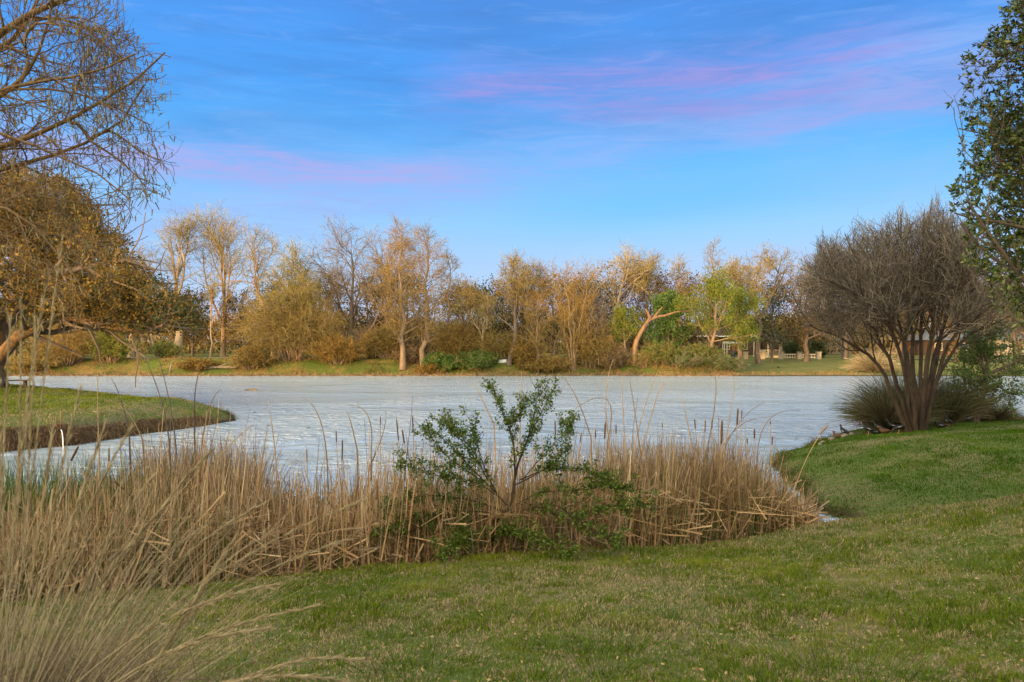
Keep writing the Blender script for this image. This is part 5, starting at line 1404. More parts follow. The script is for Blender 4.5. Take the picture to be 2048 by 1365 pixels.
def build_reeds():
    rng = np.random.default_rng(23)
    def place(N, pw=1.0, pmin=-200, pmax=1625, back=1.0):
        px = rng.uniform(pmin, pmax, N); df = np.interp(px, FPXS, FD); db = np.interp(px, BPX, BBACK)*back
        d = df+(db-df)*rng.random(N)**pw
        x = (px-1024)/FPX*d; z = np.maximum(H(x, d), -.05)
        ztop = CAMZ-(np.interp(px, BPX, BTOP)-682.5)/FPX*np.interp(px, BPX, BBACK)
        return px, d, x, z, ztop
    g = G()
    # upright dead blades
    N = 8200
    px, d, x, z, zt = place(N)
    clumpn = fbm(x*.9, d*.9, 101)
    zt = np.minimum(zt+.27+.16*ss(520, 620, px)*ss(1200, 1000, px), 2.35)
    hh = (zt-z)*rng.uniform(.5, 1.0, N)*(.80+.40*clumpn)*(1+.28*(rng.random(N) < .06))
    hh = np.maximum(hh, .5)
    k = rng.random(N) < .97
    px, d, x, z, hh = px[k], d[k], x[k], z[k], hh[k]; n = len(x)
    az = rng.random(n)*6.283; le = np.abs(rng.normal(size=n))*.20
    dd = nrm(np.stack([np.cos(az)*le+.03, np.sin(az)*le, np.ones(n)], 1))
    P, Rr = walk(np.stack([x, d, z-.05], 1), dd, hh, 6, rng.uniform(.018, .042, n), np.full(n, .007), -.01, .03, rng)
    # snapped tops
    br = rng.random(n) < .35; kb = rng.integers(2, 5, n)
    fold = nrm(np.stack([rng.normal(size=n), rng.normal(size=n)*.6, -rng.random(n)*.8], 1))
    seg = np.linalg.norm(P[:, 1]-P[:, 0], axis=1)
    for q in range(2, 6):
        s = br & (q > kb); P[s, q] = P[s, q-1]+fold[s]*seg[s][:, None]
    v, f = ribbons(P, Rr, rng); g.add(v, f, M['reed'])
    # collapsed tangle between the stems
    N = 8000
    px, d, x, z, zt = place(N)
    k = d > 0; px, d, x, z, zt = px[k], d[k], x[k], z[k], zt[k]; n = len(x)
    hz = z+rng.random(n)**1.1*np.clip(zt-z, .4, 2.0)*.66
    dd = nrm(np.stack([rng.normal(size=n), rng.normal(size=n)*.8, rng.normal(size=n)*.75], 1))
    L = rng.uniform(.35, 1.3, n)
    P, Rr = walk(np.stack([x, d, hz], 1)-dd*(L/2)[:, None], dd, L, 4, rng.uniform(.014, .034, n), np.full(n, .008), -.06, .06, rng)
    P[:, :, 2] = np.maximum(P[:, :, 2], .0)
    v, f = ribbons(P, Rr, rng); g.add(v, f, M['reed'])
    # low rotting litter so that the bed closes towards the ground
    N = 7000
    px, d, x, z, zt = place(N, .7); n = N
    dd = nrm(np.stack([rng.normal(size=n), rng.normal(size=n)*.8, np.abs(rng.normal(size=n))*.9], 1))
    P, Rr = walk(np.stack([x, d, z+rng.random(n)*.2], 1), dd, rng.uniform(.2, .6, n), 3, rng.uniform(.014, .028, n), np.full(n, .008), -.05, .1, rng)
    k = ~((px < 230) & (d > 14.8)); v, f = ribbons(P[k], Rr[k], rng); g.add(v, f, M['reed_brown'])
    # short browner sedge tufts that stand a little higher at px 330-500 and 1250-1480
    for c0, c1, nn, zz in ((290, 520, 1300, 2.1), (1230, 1500, 1800, 2.1)):
        px = rng.uniform(c0, c1, nn); d = rng.uniform(15.2, 17.8, nn); x = (px-1024)/FPX*d
        az = rng.random(nn)*6.283; le = np.abs(rng.normal(size=nn))*.3
        dd = nrm(np.stack([np.cos(az)*le, np.sin(az)*le, np.ones(nn)], 1))
        P, Rr = walk(np.stack([x, d, np.full(nn, -.05)], 1), dd, rng.uniform(.7, 1.02, nn)*zz, 7, np.full(nn, .015), np.full(nn, .005), -.05, .06, rng)
        v, f = ribbons(P, Rr, rng); g.add(v, f, M['reed_brown'])
    tag(g.build('reed_bed'), 'tangled bed of dead tan cattail blades along the near shore', kind='stuff')
    g = G()
    N = 9500
    px, d, x, z, zt = place(N)
    gn = fbm(x*.6+9, d*.6, 111)
    k = (rng.random(N) < .22+.6*ss(.43, .60, gn)) | ((px < 330) & (d > 13.5) & (rng.random(N) < .9)) | ((px > 1480) & (rng.random(N) < .4))
    px, d, x, z, zt = px[k], d[k], x[k], z[k], zt[k]; n = len(x)
    hh = np.maximum((zt-z)*rng.uniform(.5, 1.02, n), .45)
    az = rng.random(n)*6.283; le = np.abs(rng.normal(size=n))*.13
    dd = nrm(np.stack([np.cos(az)*le, np.sin(az)*le, np.ones(n)], 1))
    P, Rr = walk(np.stack([x, d, z-.05], 1), dd, hh, 6, rng.uniform(.010, .02, n), np.full(n, .003), -.01, .03, rng)
    v, f = ribbons(P, Rr, rng); g.add(v, f, M['reed_green'])
    # a few green shoots between the stalks at the waterside left of the bed
    N = 4200
    px = rng.uniform(-120, 340, N); d = rng.uniform(14.0, 19.5, N); x = (px-1024)/FPX*d
    dd = nrm(np.stack([rng.normal(size=N)*.14, rng.normal(size=N)*.14, np.ones(N)], 1))
    P, Rr = walk(np.stack([x, d, np.full(N, -.05)], 1), dd, rng.uniform(.8, 1.5, N), 6, rng.uniform(.012, .024, N), np.full(N, .003), -.02, .04, rng)
    v, f = ribbons(P, Rr, rng); g.add(v, f, M['reed_green'])
    tag(g.build('green_reeds'), 'fresh green cattail shoots growing through the dead reeds', kind='stuff')
build_reeds()

def bez(pts, K):
    p = np.array([tuple(q) for q in pts], float); n = len(p)-1
    u = np.linspace(0, 1, K)[:, None]; out = 0
    for i in range(n+1): out = out+math.comb(n, i)*u**i*(1-u)**(n-i)*p[i]
    return out

# tall stalks: base px/py is where the stalk leaves the bed, tip px/py; mid control bends it
STALKS = [
    (198, 905, 196, 820, 195, 744, 15, 'straight pale stalk rising upright in front of the peninsula', 's'),
    (285, 880, 250, 820, 208, 800, 15, 'short stalk bending over the middle of the peninsula', 'b'),
    (258, 860, 238, 790, 222, 757, 16, 'short dark stalk leaning left over the water behind the peninsula', 'd'),
    (339, 905, 322, 800, 273, 680, 15, 'thin dark stalk reaching up to the left of the pale thick trunk', 'd'),
    (352, 900, 338, 800, 312, 700, 15, 'thinnest stalk leaning left and crossing the far bank', 'd'),
    (389, 860, 392, 770, 411, 722, 16, 'thick dark stalk leaning right in front of the far driftwood', 'd'),
    (404, 880, 425, 800, 445, 782, 16, 'fine stalk crossing the tip of the peninsula to the right', 'b'),
    (552, 930, 545, 860, 536, 801, 15, 'straight thick blade standing alone over the water right of the peninsula', 's'),
    (655, 940, 640, 840, 606, 796, 15, 'curved stalk bending left in the open water middle', 'b'),
    (742, 905, 735, 830, 693, 812, 15.5, 'arched stalk with its tip drooping left near the first spikes', 'b'),
    (738, 935, 765, 870, 772, 822, 15.5, 'slanting stalk that crosses the arched one rightward', 'b'),
    (714, 900, 700, 840, 690, 822, 15.5, 'short thin stalk beside the arched one', 'b'),
    (988, 850, 965, 800, 946, 762, 16, 'thin pointed stalk left of the shrub top', 's'),
    (1040, 870, 1042, 800, 1043, 744, 16, 'upright stalk behind the shrub top', 's'),
    (1182, 875, 1150, 790, 1118, 748, 16, 'long curved stalk just right of the shrub top', 'b'),
    (1218, 880, 1212, 790, 1226, 720, 16.5, 'tall upright stalk left in the tall trio', 's'),
    (1252, 920, 1246, 820, 1244, 752, 16.5, 'fine upright stalk in the middle of the tall trio', 's'),
    (1282, 910, 1266, 800, 1255, 740, 16.5, 'tall stalk crossing in the middle of the tall trio', 'b'),
    (1262, 930, 1288, 820, 1317, 740, 16.5, 'tall tan blade leaning right above the tall trio', 's'),
    (1276, 930, 1312, 800, 1328, 768, 16.5, 'second tan blade leaning right beside the taller one', 's'),
    (1385, 900, 1372, 830, 1360, 786, 17, 'thin stalk leaning left over open water', 's'),
    (1408, 930, 1432, 760, 1392, 757, 17, 'hooked stalk whose tip curls over to the left', 'b'),
    (1448, 900, 1462, 820, 1470, 758, 17, 'slim straight stalk right of the hooked one', 's'),
    (1438, 930, 1475, 850, 1530, 804, 17, 'long stalk slanting right to a snapped tip', 'b'),
    (1420, 950, 1470, 860, 1537, 836, 17, 'lower of the two long stalks slanting right', 'b'),
    (1516, 960, 1530, 850, 1600, 821, 17, 'arching stalk farthest right over the water', 'b'),
    (1215, 885, 1215, 800, 1150, 818, 16, 'stalk arched like a hoop right of the shrub', 'b'),
    (430, 925, 470, 880, 505, 850, 14.5, 'slanting dry blade poking from the reed hump on the left', 's'),
]
def build_stalks():
    rng = np.random.default_rng(2)
    for (bx, by, mx, my, tx, ty, d, label, kind) in STALKS:
        # carry the stalk down to its root in the bed
        b = W(bx, by, d); m_ = W(mx, my, d+.1); e = W(tx, ty, d+.25)
        dirb = nrm(b-m_); root = b+dirb*.3; zr = max(Hs(b[0], b[1]), -.03)
        root = np.array([b[0]+dirb[0]*.25, d, zr-.05])
        top = bez([b, 2*m_-.5*(b+e), e], 9)
        low = np.linspace(root, b, 4)[:-1]
        P = np.concatenate([low, top])
        g = G(); K = len(P); u = np.linspace(0, 1, K)
        v, f = tubes((P-root)[None], ((.013 if kind != 'd' else .017)*(1-u)+.0045)[None], 5); g.add(v, f, M['bark_dark'] if kind == 'd' else (M['reed_brown'] if kind == 'b' else M['reed']), True)
        o = g.build('reed_stalk'); o.location = tuple(root)
        tag(o, label, 'reed stalk', 'tall reed stalks standing out of the bed')
build_stalks()

# px, py of the spike's lower and upper end, d, thickness, label
CATS = [
    (142, 922, 157, 893, 13, 1.5, 'thick brown spike leaning right in front of the peninsula water'),
    (115, 1020, 143, 950, 11.5, 1.5, 'long slanting spike nearest the left edge'),
    (218, 925, 218, 896, 14, 1.0, 'small spike standing before the glittering left channel'),
    (673, 884, 672, 862, 16, 1.0, 'slim spike left of the open gap in the reeds'),
    (684, 922, 685, 880, 15, 1.2, 'longer spike low in the open gap of the reeds'),
    (614, 925, 613, 898, 15, 1.0, 'pale spike on the left side of the open gap'),
    (752, 1000, 752, 958, 13.3, 2.4, 'fat fluffy orange spike low among the dead blades'),
    (761, 850, 761, 833, 16, 0.9, 'tiny spike high above the water left of the shrub'),
    (797, 882, 793, 838, 16, 1.2, 'dark slender spike left of the pair beside the shrub'),
    (809, 888, 804, 860, 16, 1.4, 'dark spike leaning left beside the shrub'),
    (826, 860, 825, 832, 16, 1.1, 'dark upright spike touching the left leaves of the shrub'),
    (909, 872, 908, 848, 16, 1.0, 'spike among the left leaves of the shrub'),
    (1111, 872, 1110, 842, 16, 1.2, 'spike behind the right leaves of the shrub'),
    (1141, 868, 1141, 848, 16.5, 1.0, 'small dark spike right of the shrub leaves'),
    (1160, 886, 1163, 866, 16.5, 1.1, 'leaning brown spike first right of the shrub'),
    (1191, 876, 1191, 860, 16.5, 1.1, 'short spike left of the tall stalk trio'),
    (1209, 878, 1211, 845, 16.5, 1.6, 'broad spike at the left foot of the tall stalk trio'),
    (1232, 868, 1232, 850, 16.5, 1.1, 'short spike at the right foot of the tall stalk trio'),
    (1325, 856, 1324, 846, 17, 0.9, 'tiny spike right of the tall stalk trio'),
    (1391, 858, 1389, 838, 17, 1.2, 'dark spike beneath the thin left-leaning stalk'),
    (1410, 866, 1411, 840, 17, 1.0, 'spike just left of the biggest one'),
    (1424, 858, 1424, 840, 17, 1.0, 'spike between the hooked stalk and the biggest one'),
    (1443, 888, 1444, 842, 16.5, 2.0, 'biggest long brown spike on the right side'),
    (1474, 850, 1476, 817, 17, 1.6, 'high thick spike standing clear above the water'),
    (1483, 838, 1484, 820, 17, 0.9, 'thin dark spike right beside the high thick one'),
    (1495, 888, 1494, 876, 17, 1.0, 'low small spike under the slanting stalks'),
    (1509, 877, 1509, 858, 17, 1.5, 'plump dark spike under the slanting stalks'),
    (1544, 890, 1545, 874, 17, 1.2, 'dark spike farthest right on an upright stem'),
    (1541, 849, 1541, 843, 17, 1.0, 'tiniest spike high at the right end'),
    (1640, 868, 1656, 851, 16.2, 1.7, 'ragged pale spike on a long stem leaning out over the right bank'),
]
def build_cattails():
    for (bx, by, tx, ty, d, k, label) in CATS:
        b = W(bx, by, d); e = W(tx, ty, d)
        dr = nrm(e-b); x0 = b[0]-dr[0]*(b[2]*.7+.3)
        if bx == 1640: x0 = at(1560, d)
        zr = max(Hs(x0, d), -.03)-.05
        root = np.array([x0, d, zr])
        t = thing('cattail', tuple(root), label, 'cattail', 'cattails with brown spikes in the reed bed')
        mid = b-dr*.5 if bx != 1640 else np.array([b[0]-.45, d, b[2]-.55])
        P = bez([root, mid, b, e], 9)-root
        g = G(); v, f = tubes(P[None], np.full((1, 9), .0070), 5); g.add(v, f, M['reed'], True)
        g.build('stem', t)
        r = .0115*k
        bb, ee = b-root, e-root
        us = np.array([0, .04, .2, .5, .8, .96, 1.0]); rs = np.array([.35, .85, 1, 1.05, 1, .8, .3])*r
        if k > 1.6: rs = rs*np.array([1, 1.1, .9, 1.12, .95, 1.08, 1])
        v, f = loft([tuple(bb*(1-u)+ee*u) for u in us], list(rs), 9); g = G()
        g.add(v, f, M['spike_pale'] if ('fluffy' in label or 'pale' in label or 'nearest' in label) else M['spike'], True); g.build('spike', t)
        P = np.array([[ee, ee+dr*.10]]); v, f = tubes(P, np.array([[.003, .0015]]), 4); g = G(); g.add(v, f, M['reed'], True); g.build('tip', t)
build_cattails()

# ------------------------------------------------------------------ evergreen sapling in the reeds
def sapling():
    d = 13.45; b = W(985, 1113, d); b[2] = Hs(b[0], d)-.05
    base = b; rng = np.random.default_rng(66)
    t = thing('yaupon_shrub', tuple(base), 'open green shrub with twisted trunk in front of the reeds', 'shrub')
    def Q(px, py, dy=0.0): return W(px, py, d+dy)-base
    trunk = [Q(982, 1112), Q(980, 1085), Q(985, 1062), Q(988, 1042), Q(1005, 1030), Q(1020, 1015), Q(1026, 985), Q(1030, 950)]
    limbs = [
        ([Q(988, 1045), Q(995, 1068), Q(1015, 1072), Q(1028, 1055), Q(1022, 1035), Q(1026, 1010)], .022, .02),
        ([Q(1026, 1000), Q(1030, 950), Q(1028, 890), Q(1026, 870), Q(1010, 840), Q(1000, 810), Q(990, 785), Q(975, 768)], .020, .005),
        ([Q(1030, 960), Q(1035, 930), Q(1055, 880), Q(1066, 830), Q(1074, 790), Q(1076, 762)], .018, .004),
        ([Q(1030, 945), Q(1045, 900), Q(1065, 860), Q(1090, 810), Q(1105, 780), Q(1115, 770)], .014, .004),
        ([Q(1030, 970), Q(1050, 960), Q(1080, 945), Q(1105, 925), Q(1140, 890), Q(1130, 840)], .012, .004),
        ([Q(1026, 890), Q(1018, 860), Q(1045, 820), Q(1050, 800)], .010, .004),
        ([Q(1020, 1015), Q(1000, 1000), Q(985, 970), Q(965, 920), Q(955, 880), Q(945, 830)], .016, .004),
        ([Q(990, 985), Q(955, 950), Q(920, 910), Q(890, 880), Q(870, 855), Q(835, 865)], .013, .004),
        ([Q(960, 930), Q(930, 890), Q(905, 860), Q(895, 840)], .010, .004),
        ([Q(1010, 1025), Q(970, 1005), Q(930, 995), Q(880, 985), Q(830, 985), Q(780, 1010)], .014, .004),
        ([Q(1000, 1030), Q(950, 1020), Q(900, 1030), Q(850, 1045), Q(800, 1050)], .012, .004),
        ([Q(1024, 1020), Q(1060, 1010), Q(1080, 1008), Q(1110, 1020), Q(1150, 1035), Q(1190, 1050), Q(1230, 1060)], .020, .004),
        ([Q(1078, 1008), Q(1110, 1005), Q(1140, 1020), Q(1200, 1000), Q(1280, 980)], .012, .004),
        ([Q(1040, 960), Q(1090, 935), Q(1150, 930), Q(1190, 935), Q(1220, 960)], .011, .004),
        ([Q(985, 1108), Q(1010, 1100), Q(1035, 1085), Q(1062, 1098), Q(1100, 1100)], .022, .006),
        ([Q(985, 1100), Q(990, 1060), Q(1035, 1050), Q(1080, 1060), Q(1130, 1075)], .012, .004),
        ([Q(990, 1050), Q(960, 1060), Q(930, 1060), Q(890, 1075)], .010, .004),
        ([Q(985, 975), Q(940, 940), Q(900, 905), Q(880, 870), Q(862, 842)], .009, .003),
        ([Q(975, 960), Q(950, 900), Q(925, 860), Q(897, 836)], .009, .003),
        ([Q(1045, 960), Q(1080, 910), Q(1110, 870), Q(1138, 828)], .009, .003),
        ([Q(1005, 1000), Q(960, 960), Q(905, 945), Q(860, 930), Q(820, 905)], .009, .003),
        ([Q(1030, 1010), Q(1080, 980), Q(1140, 975), Q(1200, 955), Q(1250, 960)], .010, .003),
        ([Q(1000, 1040), Q(940, 1040), Q(880, 1015), Q(820, 1030), Q(770, 1045)], .010, .003),
    ]
    K = 11; PP = []; RR = []
    def smooth(pts):
        p = np.array([tuple(q) for q in pts], float); p[1:-1, 1] += rng.normal(size=len(p)-2)*.05
        s = np.concatenate([[0], np.cumsum(np.linalg.norm(np.diff(p, axis=0), axis=1))]); s /= s[-1]
        u = np.linspace(0, 1, 40); q = np.stack([np.interp(u, s, p[:, i]) for i in range(3)], 1)
        for _ in range(4): q[1:-1] = .25*q[:-2]+.5*q[1:-1]+.25*q[2:]
        return q[np.linspace(0, 39, K).astype(int)]
    dy = rng.uniform(-.5, .3, len(limbs)); dy[9:] -= .75
    for i, (pts, r0, r1) in enumerate(limbs):
        q = smooth(pts)
        if i > 0: q[:, 1] += dy[i]*np.linspace(0, 1, K)**1.2
        PP.append(q); RR.append(r0*.72*(1-np.linspace(0, 1, K))+r1*.8)
    q = smooth(trunk); u = np.linspace(0, 1, K)
    g = G(); v, f = tubes(q[None], (.036*(1-u)+.016)[None], 12); g.add(v, f, M['bark_myrtle'], True); g.build('trunk', t)
    PP = np.array(PP); RR = np.array(RR)
    for i in range(len(limbs)):
        g = G(); v, f = tubes(PP[i:i+1], RR[i:i+1], 8); g.add(v, f, M['bark_myrtle'], True); g.build('branch', t)
    gc = G()
    sel = [i for i in range(len(limbs)) if i not in (0, 14)]
    c1 = grow(PP[sel], RR[sel], 15, .28, 1, R(46), .26, .10, .12, 6, .5, .0032, rng)
    lowsel = [i for i in range(9, len(limbs)) if i not in (14, 17, 18, 19)]
    cl = grow(PP[lowsel], RR[lowsel], 16, .2, 1, R(55), .28, .06, .14, 6, .5, .0032, rng)
    c1 = (np.concatenate([c1[0], cl[0]]), np.concatenate([c1[1], cl[1]]))
    v, f = tubes(*c1, 4); gc.add(v, f, M['bark_myrtle'])
    tips = np.concatenate([c1[0].reshape(-1, 3)[rng.random(c1[0].shape[0]*6) < .42], PP[sel][:, -1], PP[sel][:, -2]])
    k = rng.random(len(tips)) < .6+.5*ss(.3, .5, fbm(tips[:, 0]*4, tips[:, 2]*4, 8)); tips = tips[k]
    m = 20; c = np.repeat(tips, m, 0)+rng.normal(size=(len(tips)*m, 3))*.034; s = rng.uniform(.7, 1.3, len(c))
    v, f = leaves(c, .042*s, .028*s, rng); gc.add(v, f, M['leaf_sapling'])
    gc.build('foliage', t)
sapling()

# ------------------------------------------------------------------ foreground grass clump at the left
def foreground_clump():
    rng = np.random.default_rng(15)
    bx, by = -2.15, 3.0; bz = Hs(bx, by)
    t = thing('muhly_grass_clump', (bx, by, bz-.02), 'out of focus tan ornamental grass fanning in from the lower left corner', 'ornamental grass')
    m = 4600
    a = rng.random(m)*6.283; rr = rng.random(m)**.5*.36
    p = np.stack([np.cos(a)*rr, np.sin(a)*rr, np.zeros(m)], 1)
    out = rng.random(m)**.7
    lg = rng.random(m) > .88; out = np.where(lg, out*.55, out)
    dd = nrm(np.stack([np.cos(a)*out*.8+.06, np.sin(a)*out*.7+.22, np.ones(m)], 1)+rng.normal(size=(m, 3))*.06)
    P, Rr = walk(p, dd, np.where(~lg, rng.uniform(.5, 1.12, m), rng.uniform(1.2, 1.9, m)), 9, rng.uniform(.0016, .0042, m), np.full(m, .0010), -.10, .045, rng)
    g = G(); v, f = ribbons(P, Rr*1.3, rng); g.add(v, f, M['plume']); g.build('blades', t)
    m = 4200   # matted, crossing dead blades inside the clump
    p = np.stack([rng.normal(size=m)*.36+.15, rng.normal(size=m)*.22, rng.random(m)*.75], 1)
    dd = nrm(np.stack([rng.normal(size=m)*.7+.25, rng.normal(size=m)*.6, rng.normal(size=m)*.5+.7], 1))
    P, Rr = walk(p, dd, rng.uniform(.15, .55, m), 6, rng.uniform(.0014, .0036, m), np.full(m, .0010), -.08, .10, rng)
    g = G(); v, f = ribbons(P, Rr*1.3, rng); g.add(v, f, M['pampas_dry']); g.build('thatch', t)
    # long seed stalks traced from the photo: (base px shift, mid, tip) at ~2.6 m
    def Q(px, py, d): return W(px, py, d)-np.array([bx, by, bz-.02])
    tr = [((20, 1300), (20, 900), (95, 560), 2.6), ((30, 1320), (60, 950), (125, 470), 2.7), ((5, 1300), (0, 1000), (20, 640), 2.6), ((45, 1300), (60, 1000), (70, 640), 2.8),
          ((60, 1330), (140, 1050), (260, 860), 2.7), ((80, 1365), (240, 1080), (420, 905), 2.8), ((110, 1365), (260, 1150), (520, 1010), 2.8),
          ((140, 1365), (330, 1150), (730, 1000), 2.9), ((160, 1365), (380, 1180), (690, 1080), 2.9), ((100, 1340), (300, 1210), (560, 1168), 2.7),
          ((130, 1365), (330, 1270), (640, 1210), 2.6), ((170, 1380), (300, 1280), (530, 1258), 2.5), ((290, 1400), (330, 1280), (440, 1120), 2.7), ((300, 1400), (360, 1250), (470, 1075), 2.8),
          ((240, 1400), (450, 1310), (700, 1365), 2.4), ((360, 1400), (520, 1290), (720, 1320), 2.5), ((90, 1365), (150, 1200), (330, 1010), 2.7), ((40, 1365), (110, 1150), (180, 930), 2.6),
          ((10, 1340), (40, 1000), (60, 760), 2.7), ((25, 1340), (45, 950), (42, 600), 2.8), ((50, 1350), (100, 1000), (160, 780), 2.7), ((15, 1340), (10, 1050), (-5, 820), 2.6),
          ((70, 1350), (130, 1080), (210, 850), 2.8), ((35, 1350), (80, 1080), (105, 860), 2.6), ((60, 1360), (170, 1130), (300, 960), 2.7), ((90, 1365), (210, 1180), (400, 1060), 2.8)]
    g = G()
    for i, (b, mm, e, d) in enumerate(tr):
        root = np.array([rng.uniform(-.15, .25), rng.uniform(-.1, .15), 0])
        P = bez([root, (root+Q(*b, d))*.5, Q(*b, d)*1.0, Q(*mm, d), Q(*e, d+.1)], 16)
        u = np.linspace(0, 1, 16)
        v, f = tubes(P[None], (.0030*(1-u*.6))[None], 4)
        s = G(); s.add(v, f, M['plume'], True)
        # fine seed hairs on the upper third
        hp = P[10:]; n = 220; ii = rng.integers(0, len(hp)-1, n); uu = rng.random(n)[:, None]
        c = hp[ii]*(1-uu)+hp[ii+1]*uu; T = nrm(hp[ii+1]-hp[ii])
        Ph, Rh = walk(c, nrm(T+rng.normal(size=(n, 3))*.14), rng.uniform(.02, .05, n), 3, np.full(n, .0014), np.full(n, .0006), 0, .05, rng)
        v, f = tubes(Ph, Rh, 3); s.add(v, f, M['plume'])
        s.build('seed_stalk', t)
foreground_clump()

# ------------------------------------------------------------------ second bank details
def bank_details():
    rng = np.random.default_rng(9)
    # rocks at the water
    spots = [(1662, 888, .13), (1676, 884, .18), (1690, 886, .16), (1646, 892, .10), (1704, 880, .12), (1640, 905, .09)]
    lab = ['pale rock at the right bank waterline, second from the left', 'biggest pale rock of the little row by the ducks', 'rounded rock right of the biggest pale one', 'small rock near the mud spit',
           'rock closest to the two brown ducks', 'smallest rock at the left end of the mud edge']
    for (px, py, s), l in zip(spots, lab):
        d = (CAMZ-.12)*FPX/(py-682.5); x = at(px, d); g = G()
        v, f = loft([(-1*s, 0, 0), (-.8*s, .05*s, .1*s), (-.1*s, 0, .3*s), (.6*s, -.05*s, .2*s), (1*s, 0, .02)], [.1*s, .5*s, .75*s, .55*s, .1*s], 9)
        v = np.array(v)+rng.normal(size=(len(v), 3))*s*.06
        g.add(v, f, M['rock'], False); o = g.build('rock'); o.location = (x, d, Hs(x, d)); o.rotation_euler = (0, 0, rng.random()*3)
        tag(o, l, 'rock', 'pale rocks at the edge of the right bank')
    d = 9.6; x = at(1453, d); g = G(); s = .05
    v, f = loft([(-s, 0, 0), (-.6*s, 0, .2*s), (.1*s, 0, .4*s), (.8*s, 0, .2*s), (s, 0, 0)], [.1*s, .6*s, .8*s, .5*s, .1*s], 9); v = np.array(v)+rng.normal(size=(len(v), 3))*s*.08
    d = next(dd for dd in np.arange(4, 16, .02) if 682.5+FPX*(CAMZ-Hs(at(1453, dd), dd))/dd <= 1125)
    g.add(v, f, M['rock']); o = g.build('rock'); o.location = (at(1453, d), d, Hs(at(1453, d), d)); tag(o, 'small grey stone lying in the near lawn', 'rock')
    # mud spit
    # fallen branch in the cove
    d = 18.3; b = W(1560, 1050, d); t = thing('fallen_branch', tuple(b), 'dark fallen branch lying across the little cove', 'branch')
    g = G()
    def br(pts, r0, r1):
        P = np.array([W(px, py, dd)-b for px, py, dd in pts]); u = np.linspace(0, 1, 12); s = np.linspace(0, 1, len(P))
        q = np.stack([np.interp(u, s, P[:, i]) for i in range(3)], 1); q[1:-1] += rng.normal(size=(10, 3))*.012
        v, f = tubes(q[None], (r0*(1-u)+r1*u)[None], 7); g.add(v, f, M['bark_dark'], True)
    br([(1520, 1040, 18), (1575, 1032, 18.2), (1620, 1022, 18.5), (1665, 1012, 19), (1700, 1014, 19.2)], .035, .01)
    br([(1575, 1032, 18.2), (1610, 1008, 18.4), (1650, 992, 18.8), (1680, 975, 19)], .018, .005)
    br([(1620, 1022, 18.5), (1670, 1026, 18.6), (1730, 1012, 19)], .018, .006)
    br([(1560, 1040, 18), (1590, 1000, 18), (1610, 960, 18), (1628, 948, 18)], .014, .004)
    g.build('wood', t)
    # white spout and dark rod on the peninsula bank
    d = 30.2; b = W(124, 865, d); b[2] = W(124, 862, d)[2]
    t = thing('water_spout', tuple(b), 'thin white spout arching down from the brown bank of the peninsula', 'water spout')
    P = bez([(-.22, .3, -.03), (-.02, 0, .10), (.12, -.15, -.05), (.16, -.2, -.62)], 12)
    g = G(); v, f = tubes(P[None], np.linspace(.012, .022, 12)[None], 7); g.add(v, f, M['white'], True); g.build('stream', t)
    P = np.array([[(-.7, .9, -.08), (-.22, .3, -.03)]]); g = G(); v, f = tubes(P, np.full((1, 2), .05), 8); g.add(v, f, M['black'], True); g.build('pipe', t)
    d = 30.8; x = at(121, d); z = Hs(x, d); g = G(); v, f = loft([(0, 0, -.1), (0, 0, .3), (.01, 0, .78)], [.022, .02, .018], 7); g.add(v, f, M['wood'], True)
    o = g.build('metal_rod'); o.location = (x, d, z); tag(o, 'thin rusty rod standing on the peninsula bank above the spout', 'rod')
    # bench and black bin at the far left on the peninsula
    d = 50.5; x = at(30, d); z = Hs(x, d)
    t = thing('park_bench', (x, d, z), 'small reddish wooden bench on the peninsula at the left edge', 'bench', rz=.15)
    g = G(); box(g, -.75, .75, -.2, .2, .42, .48, M['wood']); g.build('seat', t)
    for xx in (-.6, .6):
        g = G(); box(g, xx-.05, xx+.05, -.18, .18, -.05, .418, M['wood']); g.build('leg', t)
    d = 49.5; x = at(6, d); z = Hs(x, d)
    t = thing('litter_bin', (x, d, z), 'black tapered bin beside the small bench at the left edge', 'bin')
    g = G(); v, f = loft([(0, 0, -.02), (0, 0, .0), (0, 0, .62), (0, 0, .64)], [.12, .14, .26, .24], 14); g.add(v, f, M['black'], True); g.build('body', t)
    g = G(); v, f = loft([(0, 0, .62), (0, 0, .66), (0, 0, .70)], [.28, .28, .2], 14); g.add(v, f, M['black'], True); g.build('rim', t)
bank_details()

